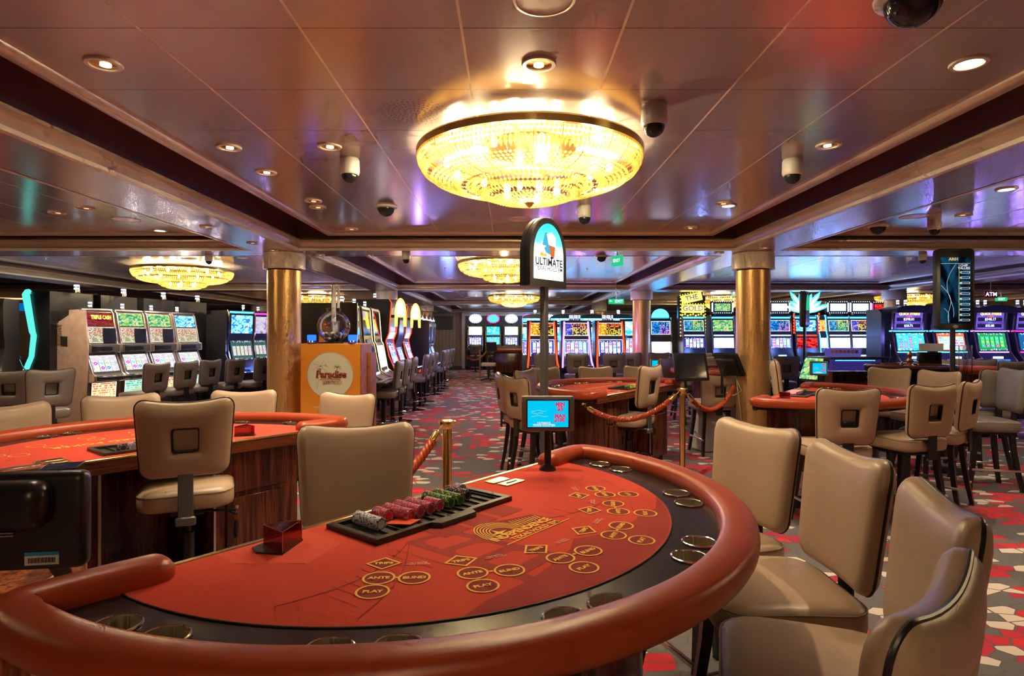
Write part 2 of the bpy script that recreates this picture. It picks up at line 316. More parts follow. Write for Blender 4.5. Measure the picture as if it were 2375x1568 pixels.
# ------------------------------------------------------------ mesh helpers
class MB:
    def __init__(s): s.v = []; s.f = []; s.mi = []; s.uv = {}; s.cur = 0
    def add(s, vs, fs, mi=None):
        o = len(s.v); s.v += [tuple(v) for v in vs]
        for f in fs: s.f.append(tuple(o+i for i in f)); s.mi.append(s.cur if mi is None else mi)
        return s
    def xf(s, M_): s.v = [tuple(M_ @ Vector(v)) for v in s.v]; return s
    def merge(s, o): s.add(o.v, o.f, None) if False else None; k = len(s.v); fo = len(s.f); s.v += o.v; s.f += [tuple(k+i for i in f) for f in o.f]; s.mi += o.mi; s.uv.update({fo+a: b for a, b in o.uv.items()}); return s
    def box(s, c, d, r=0, seg=2, rot=None, mi=None):
        c = Vector(c); x, y, z = d[0]/2, d[1]/2, d[2]/2
        if r <= 0:
            vs = [Vector((a*x, b*y, e*z)) for a in (-1, 1) for b in (-1, 1) for e in (-1, 1)]
            fs = [(0, 1, 3, 2), (4, 6, 7, 5), (0, 4, 5, 1), (2, 3, 7, 6), (0, 2, 6, 4), (1, 5, 7, 3)]
        else:
            bm = bmesh.new(); bmesh.ops.create_cube(bm, size=1.0)
            for v in bm.verts: v.co = Vector((v.co.x*2*x, v.co.y*2*y, v.co.z*2*z))
            bmesh.ops.bevel(bm, geom=bm.edges[:], offset=min(r, x*.98, y*.98, z*.98), segments=seg, affect='EDGES', profile=.5)
            vs = [v.co.copy() for v in bm.verts]; fs = [tuple(v.index for v in f.verts) for f in bm.faces]
            bm.verts.index_update(); fs = [tuple(v.index for v in f.verts) for f in bm.faces]; bm.free()
        if rot is not None: vs = [rot @ v for v in vs]
        return s.add([v+c for v in vs], fs, mi)
    def cyl(s, p0, p1, r0, r1=None, n=16, caps=True, mi=None):
        p0, p1 = Vector(p0), Vector(p1); r1 = r0 if r1 is None else r1
        d = (p1-p0).normalized(); a = d.orthogonal().normalized(); b = d.cross(a)
        vs = []
        for p, r in ((p0, r0), (p1, r1)):
            for i in range(n): t = 2*PI*i/n; vs.append(p+a*r*math.cos(t)+b*r*math.sin(t))
        fs = [(i, (i+1) % n, n+(i+1) % n, n+i) for i in range(n)]
        if caps: fs += [tuple(range(n-1, -1, -1)), tuple(range(n, 2*n))]
        return s.add(vs, fs, mi)
    def lathe(s, prof, n=24, c=(0, 0, 0), mi=None, uv=None):
        vs = []; fs = []; k = len(prof); f0 = len(s.f)
        for i in range(n):
            t = 2*PI*i/n
            for r, z in prof: vs.append((c[0]+r*math.cos(t), c[1]+r*math.sin(t), c[2]+z))
        for i in range(n):
            j = (i+1) % n
            for q in range(k-1):
                fs.append((i*k+q, j*k+q, j*k+q+1, i*k+q+1))
                if uv: s.uv[f0+len(fs)-1] = [(i/n*uv[0], prof[q][1]*uv[1]), ((i+1)/n*uv[0], prof[q][1]*uv[1]), ((i+1)/n*uv[0], prof[q+1][1]*uv[1]), (i/n*uv[0], prof[q+1][1]*uv[1])]
        return s.add(vs, fs, mi)
    def tube(s, path, r, n=8, closed=False, caps=True, mi=None, prof=None, up=None):
        pts = [Vector(p) for p in path]; m = len(pts); vs = []; ref = None
        rs = r if isinstance(r, (list, tuple)) else [r]*m
        for i in range(m):
            a = pts[(i-1) % m] if (closed or i > 0) else pts[i]; b = pts[(i+1) % m] if (closed or i < m-1) else pts[i]
            d = (b-a).normalized()
            if up is not None: z = Vector(up); x = d.cross(z).normalized(); y = x.cross(d).normalized()
            else:
                if ref is None: ref = d.orthogonal().normalized()
                x = (ref-d*ref.dot(d)).normalized(); ref = x; y = d.cross(x)
            if prof:
                for (pu, pv) in prof: vs.append(pts[i]+x*pu*rs[i]+y*pv*rs[i])
            else:
                for k in range(n): t = 2*PI*k/n; vs.append(pts[i]+x*rs[i]*math.cos(t)+y*rs[i]*math.sin(t))
        n = len(prof) if prof else n; fs = []
        for i in range(m if closed else m-1):
            j = (i+1) % m
            for k in range(n): fs.append((i*n+k, i*n+(k+1) % n, j*n+(k+1) % n, j*n+k))
        if caps and not closed: fs += [tuple(range(n-1, -1, -1)), tuple(range((m-1)*n, m*n))]
        return s.add(vs, fs, mi)
    def prism(s, poly, z0, z1, mi=None):
        n = len(poly); vs = [(x, y, z0) for x, y in poly]+[(x, y, z1) for x, y in poly]
        fs = [(i, (i+1) % n, n+(i+1) % n, n+i) for i in range(n)]+[tuple(range(n-1, -1, -1)), tuple(range(n, 2*n))]
        return s.add(vs, fs, mi)
    def extr(s, poly, x0, x1, mi=None):  # poly of (y, z) extruded along x
        n = len(poly); vs = [(x0, y, z) for y, z in poly]+[(x1, y, z) for y, z in poly]
        fs = [(i, (i+1) % n, n+(i+1) % n, n+i) for i in range(n)]+[tuple(range(n-1, -1, -1)), tuple(range(n, 2*n))]
        return s.add(vs, fs, mi)
    def quad(s, a, b, c, d, mi=None):
        s.uv[len(s.f)] = [(0, 0), (1, 0), (1, 1), (0, 1)]; return s.add([a, b, c, d], [(0, 1, 2, 3)], mi)
    def ball(s, c, r, n=10, mi=None, sc=(1, 1, 1)):
        m = max(4, n//2+1); vs = []; fs = []
        for i in range(m+1):
            p = PI*i/m
            for k in range(n): t = 2*PI*k/n; vs.append((c[0]+r*sc[0]*math.sin(p)*math.cos(t), c[1]+r*sc[1]*math.sin(p)*math.sin(t), c[2]+r*sc[2]*math.cos(p)))
        for i in range(m):
            for k in range(n): fs.append((i*n+k, (i+1)*n+k, (i+1)*n+(k+1) % n, i*n+(k+1) % n))
        return s.add(vs, fs, mi)
    def mesh(s, name, mats, smooth=True, ang=38, key=None):
        me = bpy.data.meshes.new(name); me.from_pydata(s.v, [], s.f)
        for m in (mats if isinstance(mats, (list, tuple)) else [mats]): me.materials.append(m)
        me.polygons.foreach_set('material_index', s.mi)
        if s.uv:
            l = me.uv_layers.new(name='uv')
            for fi, uvs in s.uv.items():
                p = me.polygons[fi]
                for li, q in zip(p.loop_indices, uvs): l.data[li].uv = q
        if smooth:
            me.polygons.foreach_set('use_smooth', [True]*len(me.polygons)); me.set_sharp_from_angle(angle=math.radians(ang))
        bm = bmesh.new(); bm.from_mesh(me); bmesh.ops.remove_doubles(bm, verts=bm.verts[:], dist=1e-5)
        if not s.uv: bmesh.ops.recalc_face_normals(bm, faces=bm.faces[:])
        bm.to_mesh(me); bm.free(); me.update()
        return me

CACHE = {}
def cached(key, fn):
    if key not in CACHE: CACHE[key] = fn()
    return CACHE[key]
def mobj(name, me, parent=None, loc=None, rot=None):
    o = bpy.data.objects.new(name, me); C.objects.link(o)
    if parent: o.parent = parent
    if loc is not None: o.location = loc
    if rot is not None: o.rotation_euler = rot
    return o
def part(name, mb, mat, parent=None, loc=None, rot=None, smooth=True, ang=38):
    return mobj(name, mb.mesh(name, mat, smooth, ang), parent, loc, rot)
def cpart(name, key, fn, mat, parent, loc=None, rot=None, ang=38):
    """part whose mesh is shared by every thing of the same kind; fn returns an MB"""
    mk = mat.name if not isinstance(mat, (list, tuple)) else '|'.join(m.name for m in mat)
    return mobj(name, cached((key, mk), lambda: fn().mesh(name, mat, True, ang)), parent, loc, rot)
def tag(o, label, cat, group=None, kind=None):
    o['label'] = label; o['category'] = cat
    if group: o['group'] = group
    if kind: o['kind'] = kind
    return o
def thing(name, label, cat, loc=(0, 0, 0), rz=0, group=None):
    o = bpy.data.objects.new(name, None); C.objects.link(o); o.location = loc; o.rotation_euler = (0, 0, rz); o.empty_display_size = .1
    return tag(o, label, cat, group)
def struct(name, mb, mat, smooth=False):
    o = part(name, mb, mat, smooth=smooth); o['kind'] = 'structure'; return o
_tm = {}
def text_mb(txt, size, bold=.0, ext=.0006, align='CENTER', sx=1.0, shear=0.0):
    """text in the XY plane as mesh data, centred"""
    k = (txt, size, bold, ext, align, sx, shear)
    if k not in _tm:
        cu = bpy.data.curves.new('t', 'FONT'); cu.body = txt; cu.size = size; cu.extrude = ext; cu.offset = bold; cu.align_x = align; cu.align_y = 'CENTER'; cu.shear = shear; cu.resolution_u = 2
        ob = bpy.data.objects.new('t', cu); me = ob.to_mesh()
        vs = [(v.co.x*sx, v.co.y, v.co.z) for v in me.vertices]; fs = [tuple(p.vertices) for p in me.polygons]
        ob.to_mesh_clear(); bpy.data.objects.remove(ob); bpy.data.curves.remove(cu); _tm[k] = (vs, fs)
    m = MB(); m.add(*_tm[k]); return m
def text_w(mb): xs = [v[0] for v in mb.v]; return max(xs)-min(xs)
UP = Matrix.Rotation(PI/2, 4, 'X')      # XY plane -> XZ plane facing -Y
def T(x, y, z=0): return Matrix.Translation((x, y, z))
def RZ(a): return Matrix.Rotation(a, 4, 'Z')
def RX(a): return Matrix.Rotation(a, 4, 'X')
def rr(w, h, r, k=5, m=5):
    """rounded rectangle outline, fixed number of points"""
    pts = []; a, b = w/2-r, h/2-r
    for ci, (cx, cy, t0) in enumerate(((a, b, 0), (-a, b, PI/2), (-a, -b, PI), (a, -b, 3*PI/2))):
        for i in range(k): t = t0+PI/2*i/(k-1); pts.append((cx+r*math.cos(t), cy+r*math.sin(t)))
        nx = ((-a, b+r), (-a-r, -b), (a, -b-r), (a+r, b))[ci]; lx = pts[-1]
        for i in range(1, m): f = i/m; pts.append((lx[0]+(nx[0]-lx[0])*f, lx[1]+(nx[1]-lx[1])*f))
    return pts
def loft(mb, rings, cap0=True, cap1=True, mi=None):
    n = len(rings[0]); vs = [v for r in rings for v in r]; fs = []
    for i in range(len(rings)-1):
        for k in range(n): fs.append((i*n+k, i*n+(k+1) % n, (i+1)*n+(k+1) % n, (i+1)*n+k))
    if cap0: fs.append(tuple(range(n-1, -1, -1)))
    if cap1: fs.append(tuple(range((len(rings)-1)*n, len(rings)*n)))
    return mb.add(vs, fs, mi)

# ------------------------------------------------------------ room shell
YB = [(-4.6, 1.0), (1.46, 7.07), (7.53, 13.27), (13.73, 19.5), (19.96, 25.7)]
XB = [(-13.9, -8.72), (-8.2, -3.03), (-2.5, 2.68), (3.20, 8.42), (8.94, 13.9)]
XL, XR, YN, YF = -14.0, 14.0, -4.7, 27.2
struct('floor', MB().box((0, 11, -.05), (29, 33, .1)), M['carpet'])
def rect_ring(mb, x0, x1, y0, y1, prof, mi=None):
    rings = [[(x0+d, y0+d, z), (x1-d, y0+d, z), (x1-d, y1-d, z), (x0+d, y1-d, z)] for d, z in prof]
    return loft(mb, rings, False, False, mi)
field = MB(); mold = MB(); corn = MB(); lip = MB()
for bx0, bx1 in XB:
    for by0, by1 in YB:
        il, ir, iy = .46, .38, .25
        x0, x1, y0, y1 = bx0+il, bx1-ir, by0+iy, by1-iy
        field.box(((x0+x1)/2, (y0+y1)/2, Z_CEIL+.03), (x1-x0, y1-y0, .06))
        q = [(-.035*math.cos(t)+.0, Z_CEIL+.01-.035*math.sin(t)) for t in [PI*i/6 for i in range(7)]]
        rect_ring(mold, x0, x1, y0, y1, [(-.05, Z_CEIL+.10), (-.05, Z_CEIL)]+[(-.012+.04*-math.cos(PI*i/6), Z_CEIL-.005-.03*math.sin(PI*i/6)) for i in range(7)]+[(.03, Z_CEIL+.002)])
        rect_ring(corn, bx0, bx1, by0, by1, [(.012, 2.527), (.02, 2.545), (.034, 2.572), (.058, 2.592), (.078, 2.598), (.078, 2.615), (0, 2.615)])
        rect_ring(lip, bx0, bx1, by0, by1, [(0, 2.498), (.04, 2.498), (.04, 2.524), (.012, 2.528)])
struct('ceiling', field, M['ceil'])
struct('trim_1', mold, M['cornice'], True); struct('trim_2', corn, M['cornice'], True); struct('trim_3', lip, M['ivory'])
struct('ceiling_recess', MB().box((0, 11, Z_RECESS+.03), (29, 33, .06)), M['recess'])
beams = MB(); soff = MB()
xs = [(-14.2, -13.9)]+[(XB[i][1], XB[i+1][0]) for i in range(4)]+[(13.9, 14.2)]
ys = [(-4.8, -4.6)]+[(YB[i][1], YB[i+1][0]) for i in range(4)]+[(25.7, 27.3)]
for a, b in xs: beams.box(((a+b)/2, 11.2, 2.74), (b-a, 32.2, .42)); soff.box(((a+b)/2, 11.2, 2.515), (b-a, 32.2, .03))
for a, b in ys:
    for (c, d) in XB:
        beams.box(((c+d)/2, (a+b)/2, 2.74), (d-c, b-a, .42)); soff.box(((c+d)/2, (a+b)/2, 2.515), (d-c, b-a, .03))
struct('ceiling_beams', beams, M['recess']); struct('ceiling_soffit', soff, M['soffit'])
def panel_wood(name, c1, c2, step, axis):
    m, n = newmat(name); co = n.n('ShaderNodeTexCoord').outputs['Object']; s = n.n('ShaderNodeSeparateXYZ', Vector=co)
    f = n.m('FRACT', n.m('ADD', n.m('DIVIDE', s.outputs[axis], step), 100.0)); ln = n.m('LESS_THAN', f, .07)
    sc = [1.5, 1.5, .35]; sc[axis] = 9; mp = n.n('ShaderNodeMapping', Vector=co, Scale=tuple(sc)); nz = n.n('ShaderNodeTexNoise', Vector=mp, Scale=2.0, Detail=4.0)
    n.bsdf(n.mix(ln, n.mix(nz.outputs[0], c1, c2), tuple(x*.35 for x in c1)), .45); return m
M['wallpanel'] = panel_wood('ribbed_wall_panel', (.50, .35, .24), (.60, .43, .30), .16, 0)
M['wallpanel_side'] = panel_wood('brown_wall_panel', (.12, .06, .03), (.17, .09, .045), .5, 1)
struct('wall_front', MB().box((0, YF+.05, 1.4), (29, .1, 2.9)), M['wallpanel'])
struct('wall_left', MB().box((XL-.05, 11, 1.4), (.1, 33, 2.9)), M['wallpanel_side'])
struct('wall_right', MB().box((XR+.05, 11, 1.4), (.1, 33, 2.9)), M['wallpanel_side'])
struct('wall_rear', MB().box((0, YN-.05, 1.4), (29, .1, 2.9)), M['wall_tan'])
# recessed brown slot alcove frame on the front wall
a0, a1 = PY(1078, 27.1).x, PY(1470, 27.1).x
struct('trim_4', MB().box((a0-.05, 27.05, 1.25), (.14, .2, 2.5)).box(((a0+a1)/2, 27.05, 2.44), (a1-a0, .2, .12)), M['ivory'])
struct('trim_5', MB().box(((a0+a1)/2+5, 27.14, 1.25), (a1-a0+10, .06, 2.5)), simple('mauve_brown_wall', (.16, .12, .10), .5))
struct('baseboard_front', MB().box((0, 27.1, .06), (28, .06, .12)), M['black'])
struct('baseboard_left', MB().box((XL+.03, 11, .06), (.06, 31, .12)), M['black'])
struct('baseboard_right', MB().box((XR-.03, 11, .06), (.06, 31, .12)), M['black'])

# columns
def column(x, y, label):
    t = thing('column', label, 'column', (x, y, 0), 0, 'round gold columns under the ceiling beams')
    cpart('shaft', 'col_shaft', lambda: MB().lathe([(.197, 0.1+.024*i) for i in range(0, 92)], 40, uv=(120, 150)), M['mosaic'], t)
    cpart('capital', 'col_cap', lambda: MB().lathe([(.19, 2.298), (.236, 2.298), (.245, 2.306), (.245, 2.482), (.232, 2.5)], 40), M['ivory'], t)
    cpart('base', 'col_base', lambda: MB().lathe([(.225, 0), (.225, .09), (.197, .10)], 40), M['satin_black'], t)
    return t
column(-2.74, 7.3, 'gold mosaic column left of the orange lottery stand')
column(2.97, 7.3, 'thick gold mosaic column right of centre, the nearest one on the right')
column(-2.78, 13.6, 'gold column rising behind the silver slot machines')
column(2.98, 13.5, 'gold column between the neon slots and the marquee slots')
column(-2.78, 20.1, 'distant gold column behind the far end of the left slot bank')
column(2.99, 19.9, 'distant gold column rising behind the neon slot machines')
column(8.67, 13.5, 'gold column behind the purple screened slots on the right')
column(-8.4, 20.1, 'distant gold column at the end of the far left slots')

# ------------------------------------------------------------ ceiling fittings
def chandelier(x, y, R, zr, label, detail=True, energy=60):
    t = thing('chandelier', label, 'chandelier', (x, y, 0), 0, 'round crystal chandeliers')
    ke = (round(R, 3), round(zr, 3), detail)
    def ring():
        return MB().lathe([(R-.02, zr-.035), (R+.008, zr-.035), (R+.012, zr), (R+.004, zr+.012), (R-.02, zr+.012)], 72)
    cpart('brass_ring', ('ch_ring', ke), ring, M['brass'], t)
    cpart('ceiling_plate', ('ch_plate', ke), lambda: MB().lathe([(0.001, Z_CEIL-.001), (R*.42, Z_CEIL-.001), (R*.42, Z_CEIL-.02), (.001, Z_CEIL-.02)], 32), M['brass'], t)
    for i in range(6 if detail else 0):
        a_ = 2*PI*i/6+.3; cpart('hanger', ('ch_hang', ke, i), lambda: MB().cyl((R*.4*math.cos(a_), R*.4*math.sin(a_), Z_CEIL-.01), ((R-.02)*math.cos(a_), (R-.02)*math.sin(a_), zr), .006, n=6), M['brass'], t)
    # bowl profile (radius fraction, drop)
    H = R*.40
    outer = []
    for i in range(19):
        f = i/18; a = f*PI/2
        outer.append((R*(.50+.50*math.cos(a)**.75 if a < PI/2-.001 else .50), zr-.04-H*.60*math.sin(a)**1.0))
    inner = []
    for i in range(12):
        a = i/11*PI/2; inner.append((max(.02, R*.50*math.cos(a)**.8 if a < PI/2-.001 else .02), zr-.04-H*.56-H*.40*math.sin(a)))
    def beads(prof, nb, bs):
        m = MB()
        # resample by arc length
        L = [0]
        for a, b in zip(prof, prof[1:]): L.append(L[-1]+math.hypot(b[0]-a[0], b[1]-a[1]))
        row = 0; s_ = bs*.5
        while s_ < L[-1]:
            k = max(i for i in range(len(L)) if L[i] <= s_); k = min(k, len(prof)-2); f = (s_-L[k])/(L[k+1]-L[k]+1e-9)
            r = prof[k][0]+(prof[k+1][0]-prof[k][0])*f; z = prof[k][1]+(prof[k+1][1]-prof[k][1])*f
            dr, dz = prof[k+1][0]-prof[k][0], prof[k+1][1]-prof[k][1]; q = math.hypot(dr, dz); dr /= q; dz /= q
            long = (row % 7) == 3
            n = max(8, int(2*PI*r/bs)); step = bs*(2.4 if long else 1.0)
            hh = step*.48
            for i in range(n):
                a = 2*PI*(i+.5*(row % 2)*0)/n; ca, sa = math.cos(a), math.sin(a); w_ = bs*.44
                c = Vector((r*ca, r*sa, z)); tz = Vector((-sa, ca, 0)); td = Vector((dr*ca, dr*sa, dz)); nn = tz.cross(td)*bs*.32
                m.add([c+tz*w_, c+td*hh, c-tz*w_, c-td*hh, c+nn, c-nn], [(0, 1, 4), (1, 2, 4), (2, 3, 4), (3, 0, 4), (1, 0, 5), (2, 1, 5), (3, 2, 5), (0, 3, 5)])
            s_ += step; row += 1
        return m
    bs = .027 if detail else .045
    for nm, pr in (('outer_crystal_bowl', outer), ('inner_crystal_bowl', inner)):
        o = mobj(nm, cached((nm, ke), lambda: beads(pr, 0, bs*R/.7).mesh(nm, M['crystal'], False)), t); o['kind'] = 'stuff'
    def ribs(prof, n, r):
        m = MB()
        for i in range(n):
            a = 2*PI*i/n; m.tube([(p[0]*math.cos(a), p[0]*math.sin(a), p[1]) for p in prof[::2]], r, 4)
        return m
    cpart('rib_frame', ('ch_ribs', ke), lambda: ribs(outer, 28, .0022).merge(ribs(inner, 20, .002)), M['brass'], t)
    cpart('finial', ('ch_fin', ke), lambda: MB().lathe([(.001, zr-.04-H*.97), (.03, zr-.04-H*.965), (.02, zr-.05-H*.98), (.008, zr-.055-H), (.001, zr-.06-H)], 16), M['brass'], t)
    for i in range(12): a_ = 2*PI*i/12+.1; cpart('bulb', 'ch_bulb', lambda: MB().ball((0, 0, 0), .022, 8, sc=(1, 1, 1.5)), M['bulb'], t, (R*.74*math.cos(a_), R*.74*math.sin(a_), zr-.07))
    for i in range(5): a_ = 2*PI*i/5; cpart('bulb', 'ch_bulb', lambda: None, M['bulb'], t, (R*.25*math.cos(a_), R*.25*math.sin(a_), zr-.10-H*.5))
    lamps = [(R*.68*math.cos(a), R*.68*math.sin(a), zr-.075) for a in [2*PI*i/6+.3 for i in range(6)]]+[(0, 0, zr-.09-H*.55)] if detail else [(0, 0, zr-.08)]
    for k, p in enumerate(lamps):
        ld = cached(('chl', ke, energy), lambda: bpy.data.lights.new('chandelier_lamp', 'POINT')); ld.energy = energy/len(lamps); ld.color = (1, .80, .45); ld.shadow_soft_size = .03 if detail else .25
        o = bpy.data.objects.new('lamp', ld); C.objects.link(o); o.parent = t; o.location = p
    return t
chandelier(.125, 3.72, .685, 2.625, 'largest crystal chandelier, hanging in the middle of the nearest ceiling bay', True, 120)
chandelier(PY(426, 10.0).x, 10.0, .76, 2.60, 'crystal chandelier left of the left gold column', True, 130)
chandelier(PY(1169, 9.2).x, 9.2, .70, 2.62, 'crystal chandelier half hidden behind the arched game sign', True, 120)
chandelier(PY(1192, 16.6).x, 16.6, .71, 2.60, 'small distant crystal chandelier above the far end of the aisle', False, 110)
chandelier(PY(735, 17.0).x, 17.0, .76, 2.62, 'distant crystal chandelier behind the glass lottery globe', False, 110)
chandelier(PY(1672, 17.3).x, 17.3, .85, 2.62, 'distant crystal chandelier behind the gold lettered marquee', False, 110)
chandelier(PY(2108, 16.2).x, 16.2, .80, 2.60, 'distant crystal chandelier behind the black chip value screen', False, 110)
# unseen chandeliers, added to light the room from behind and beside the camera
for (x, y, lb) in ((-5.6, 3.6, 'added crystal chandelier in the left side bay, outside the picture'), (5.8, 3.6, 'added crystal chandelier in the right side bay, outside the picture'), (.1, -1.9, 'added crystal chandelier in the unseen bay behind the camera')):
    chandelier(x, y, .72, 2.62, lb, False, 70)
def glow(x, y, z, col, e):  # unseen point light, added as fill in place of the screens' spill
    ld = bpy.data.lights.new('screen_fill', 'POINT'); ld.energy = e; ld.color = col; ld.shadow_soft_size = 0
    o = bpy.data.objects.new('screen_fill', ld); C.objects.link(o); o.location = (x, y, z); return o

def downlight(p, label, mode=1, z=Z_CEIL, energy=38, r=.075, aim=(0, 0), spot=True):
    x, y = p; t = thing('downlight', label, 'ceiling light', (x, y, z), 0, 'recessed downlights')
    cpart('trim_ring', ('dl_ring', r), lambda: MB().lathe([(r*.72, -.001), (r*.74, -.010), (r*.95, -.010), (r, -.004), (r, .0)], 28), M['ivory'], t)
    cpart('reflector', ('dl_ref', r), lambda: MB().lathe([(r*.74, -.003), (r*.60, -.0015), (r*.30, -.001), (.001, -.0008)], 20), M['gold_refl'], t)
    off = (0, 0) if mode == 2 else (0, r*.18)
    cpart('lamp_glass', ('dl_lamp', r, mode), lambda: MB().lathe([(r*(.66 if mode == 2 else .30), -.005), (.001, -.006)], 18, c=(off[0], off[1], 0)), M['lampglow'] if mode else M['lampdim'], t)
    if spot:
        ld = cached(('dl', energy), lambda: bpy.data.lights.new('downlight_lamp', 'SPOT')); ld.energy = energy; ld.color = WARM; ld.spot_size = math.radians(95); ld.spot_blend = .55; ld.shadow_soft_size = .018
        o = bpy.data.objects.new('lamp', ld); C.objects.link(o); o.parent = t; o.location = (0, 0, -.02); o.rotation_euler = (aim[0], aim[1], 0)
    return t
def pc(x, y, z=Z_CEIL): q = P(x, y, z); return (q.x, q.y)
for (px, py, lb, md) in (
    (240, 147, 'copper downlight in the panel beside the left ceiling moulding, nearest one', 1),
    (1250, 147, 'bright downlight in the middle ceiling panels above the big chandelier', 1),
    (2248, 145, 'glowing white downlight near the right ceiling moulding', 2),
    (531, 341, 'copper downlight beside the left moulding, left of the white ringed one', 1),
    (764, 339, 'lit downlight above the white tube camera on the left', 1),
    (1922, 336, 'copper downlight beside the right moulding above the camera', 1),
    (617, 399, 'copper downlight beside the left moulding, third one back', 1),
    (737, 480, 'downlight left of the black dome camera', 0),
    (815, 531, 'small downlight at the far left corner of the main ceiling bay', 0),
    (1689, 476, 'lit downlight near the far right of the main ceiling bay', 2),
    (1602, 528, 'small downlight at the far right corner of the main ceiling bay', 0),
    (198, 482, 'copper downlight in the left side ceiling bay', 0),
    (371, 534, 'lit downlight in the left side ceiling bay', 2),
    (2334, 438, 'lit downlight in the right side ceiling bay', 2)):
    downlight(pc(px, py), lb, md)
for (px, py, lb) in ((479, 525, 'copper downlight in the left soffit, farthest from the gold column'), (585, 563, 'copper downlight in the left soffit above the chandelier'),
                     (632, 580, 'copper downlight in the soffit just above the left gold column'), (1775, 574, 'downlight in the soffit above the right gold column'),
                     (1668, 586, 'copper downlight in the soffit left of the right gold column'), (742, 591, 'downlight in the cross soffit right of the left gold column'),
                     (856, 591, 'copper downlight in the cross soffit, second right of the left column')):
    q = P(px, py, Z_SOFFIT); downlight((q.x, q.y), lb, 0, Z_SOFFIT, 9, .06, spot=False)
# downlights added outside or deep in the frame to light the room (same fittings)
k = 0
for x in (-1.3, .1, 1.7):
    for y in (-2.6, -.6, 1.7 if x != .1 else 2.0):
        if y > 1.6 and x == .1: continue
        downlight((x, y), 'added recessed downlight in the nearest ceiling bay, out of view above', 1, energy=34); k += 1
for (x, y) in ((-10.5, 9), (-6.6, 6.2), (-6.0, 11.8), (-4.0, 9.0), (-1.2, 12.2), (1.4, 8.6), (1.5, 12.3), (.1, 10.6), (4.2, 8.5), (6.7, 8.4), (7.4, 11.5), (4.5, 12.0), (-1.2, 15.0), (.8, 15.2),
               (1.5, 18.4), (-1.3, 18.5), (.2, 21.5), (-1.2, 24), (1.6, 24), (5.2, 16), (-5, 15.5), (4.4, 5.8), (6.4, 5.8), (5.9, 2.6), (4.2, 2.7), (-4.3, 5.7), (-6.1, 7.86), (-5.3, 7.86), (-6.5, 3.2), (-4.0, 3.2), (10.5, 9), (-1.7, 5.2), (1.9, 5.3)):
    downlight((x, y), 'added recessed downlight in a ceiling bay, there to light the room', 0, energy=46)

def dome_camera(px, py, kind, label, z=Z_CEIL, s=1.0):
    q = P(px, py, z); t = thing('dome_camera', label, 'security camera', (q.x, q.y, z), 0, 'ceiling security cameras')
    t.scale = (s, s, s)
    if kind == 'tube':
        cpart('housing', 'dc_h1', lambda: MB().lathe([(.0, 0), (.058, 0), (.064, -.012), (.066, -.09), (.060, -.105), (.056, -.108), (.001, -.108)], 28), M['white'], t)
        cpart('dome', 'dc_d1', lambda: MB().lathe([(.053, -.106)]+[(.053*math.cos(a), -.112-.053*math.sin(a)) for a in [PI/2*i/7 for i in range(7)]]+[(.001, -.165)], 24), M['darkscreen'], t)
    else:
        cpart('flange', 'dc_h2', lambda: MB().lathe([(.105, 0), (.102, -.012), (.085, -.018), (.07, -.018)], 30), M['white'], t)
        cpart('dome', 'dc_d2', lambda: MB().lathe([(.078*math.cos(a), -.016-.078*math.sin(a)) for a in [PI/2*i/8 for i in range(8)]]+[(.001, -.094)], 28), M['darkscreen'], t)
    return t
dome_camera(1517, 243, 'tube', 'white tube camera with black dome right of the big chandelier')
dome_camera(811, 368, 'tube', 'white tube camera with black dome left of the big chandelier')
dome_camera(1838, 370, 'tube', 'white tube camera with black dome near the right ceiling moulding')
dome_camera(1356, 478, 'tube', 'white tube camera hanging just behind the big chandelier')
dome_camera(895, 479, 'flush', 'black dome camera on a white flange left of the big chandelier')
dome_camera(2118, -12, 'flush', 'black dome camera cut off by the top edge of the picture', s=1.15)
dome_camera(942, 586, 'tube', 'small dome camera under the cross soffit right of the left column', Z_SOFFIT, .8)
dome_camera(1395, 594, 'flush', 'black dome camera under the cross soffit beside the hanging exit sign', Z_SOFFIT, .8)
dome_camera(2036, 524, 'flush', 'black dome camera in the right side ceiling bay')
dome_camera(2167, 510, 'tube', 'white tube camera in the right side ceiling bay', s=.95)
dome_camera(484, 592, 'tube', 'white tube camera hanging in front of the left chandelier', Z_SOFFIT, .7)
dome_camera(2140, 590, 'tube', 'small white tube camera left of the chip value screen', Z_SOFFIT, .7)
def disc(px, py, r, label, kind='plate'):
    q = P(px, py, Z_CEIL)
    if kind == 'plate':
        o = part('ceiling_plate', MB().lathe([(r, 0), (r, -.004), (r*.9, -.006), (r*.88, -.002), (.001, -.002)], 32), M['ivory'], None, (q.x, q.y, Z_CEIL)); tag(o, label, 'ceiling plate')
    else:
        m = MB()
        for ri, n in ((.025, 8), (.055, 16), (.085, 22), (.115, 28), (.14, 32), (.172, 30)):
            for i in range(n): a = 2*PI*i/n+ri*30; m.lathe([(.0045, -.0012), (.0, -.0012)], 8, (ri*math.cos(a), ri*math.sin(a), 0))
        o = part('speaker_grille', m, M['gap'], None, (q.x, q.y, Z_CEIL), smooth=False); tag(o, label, 'speaker')
disc(1205, 508, .115, 'round ivory ceiling plate behind the arched game sign')
disc(2120, 502, .13, 'round ceiling plate in the blue lit right side bay')
disc(293, 509, .13, 'round ceiling plate in the left side bay')
disc(1262, -2, .11, 'round ceiling plate cut off by the top edge of the picture')
disc(963, 260, .17, 'round perforated speaker pattern in the ceiling left of the big chandelier', 'sp')
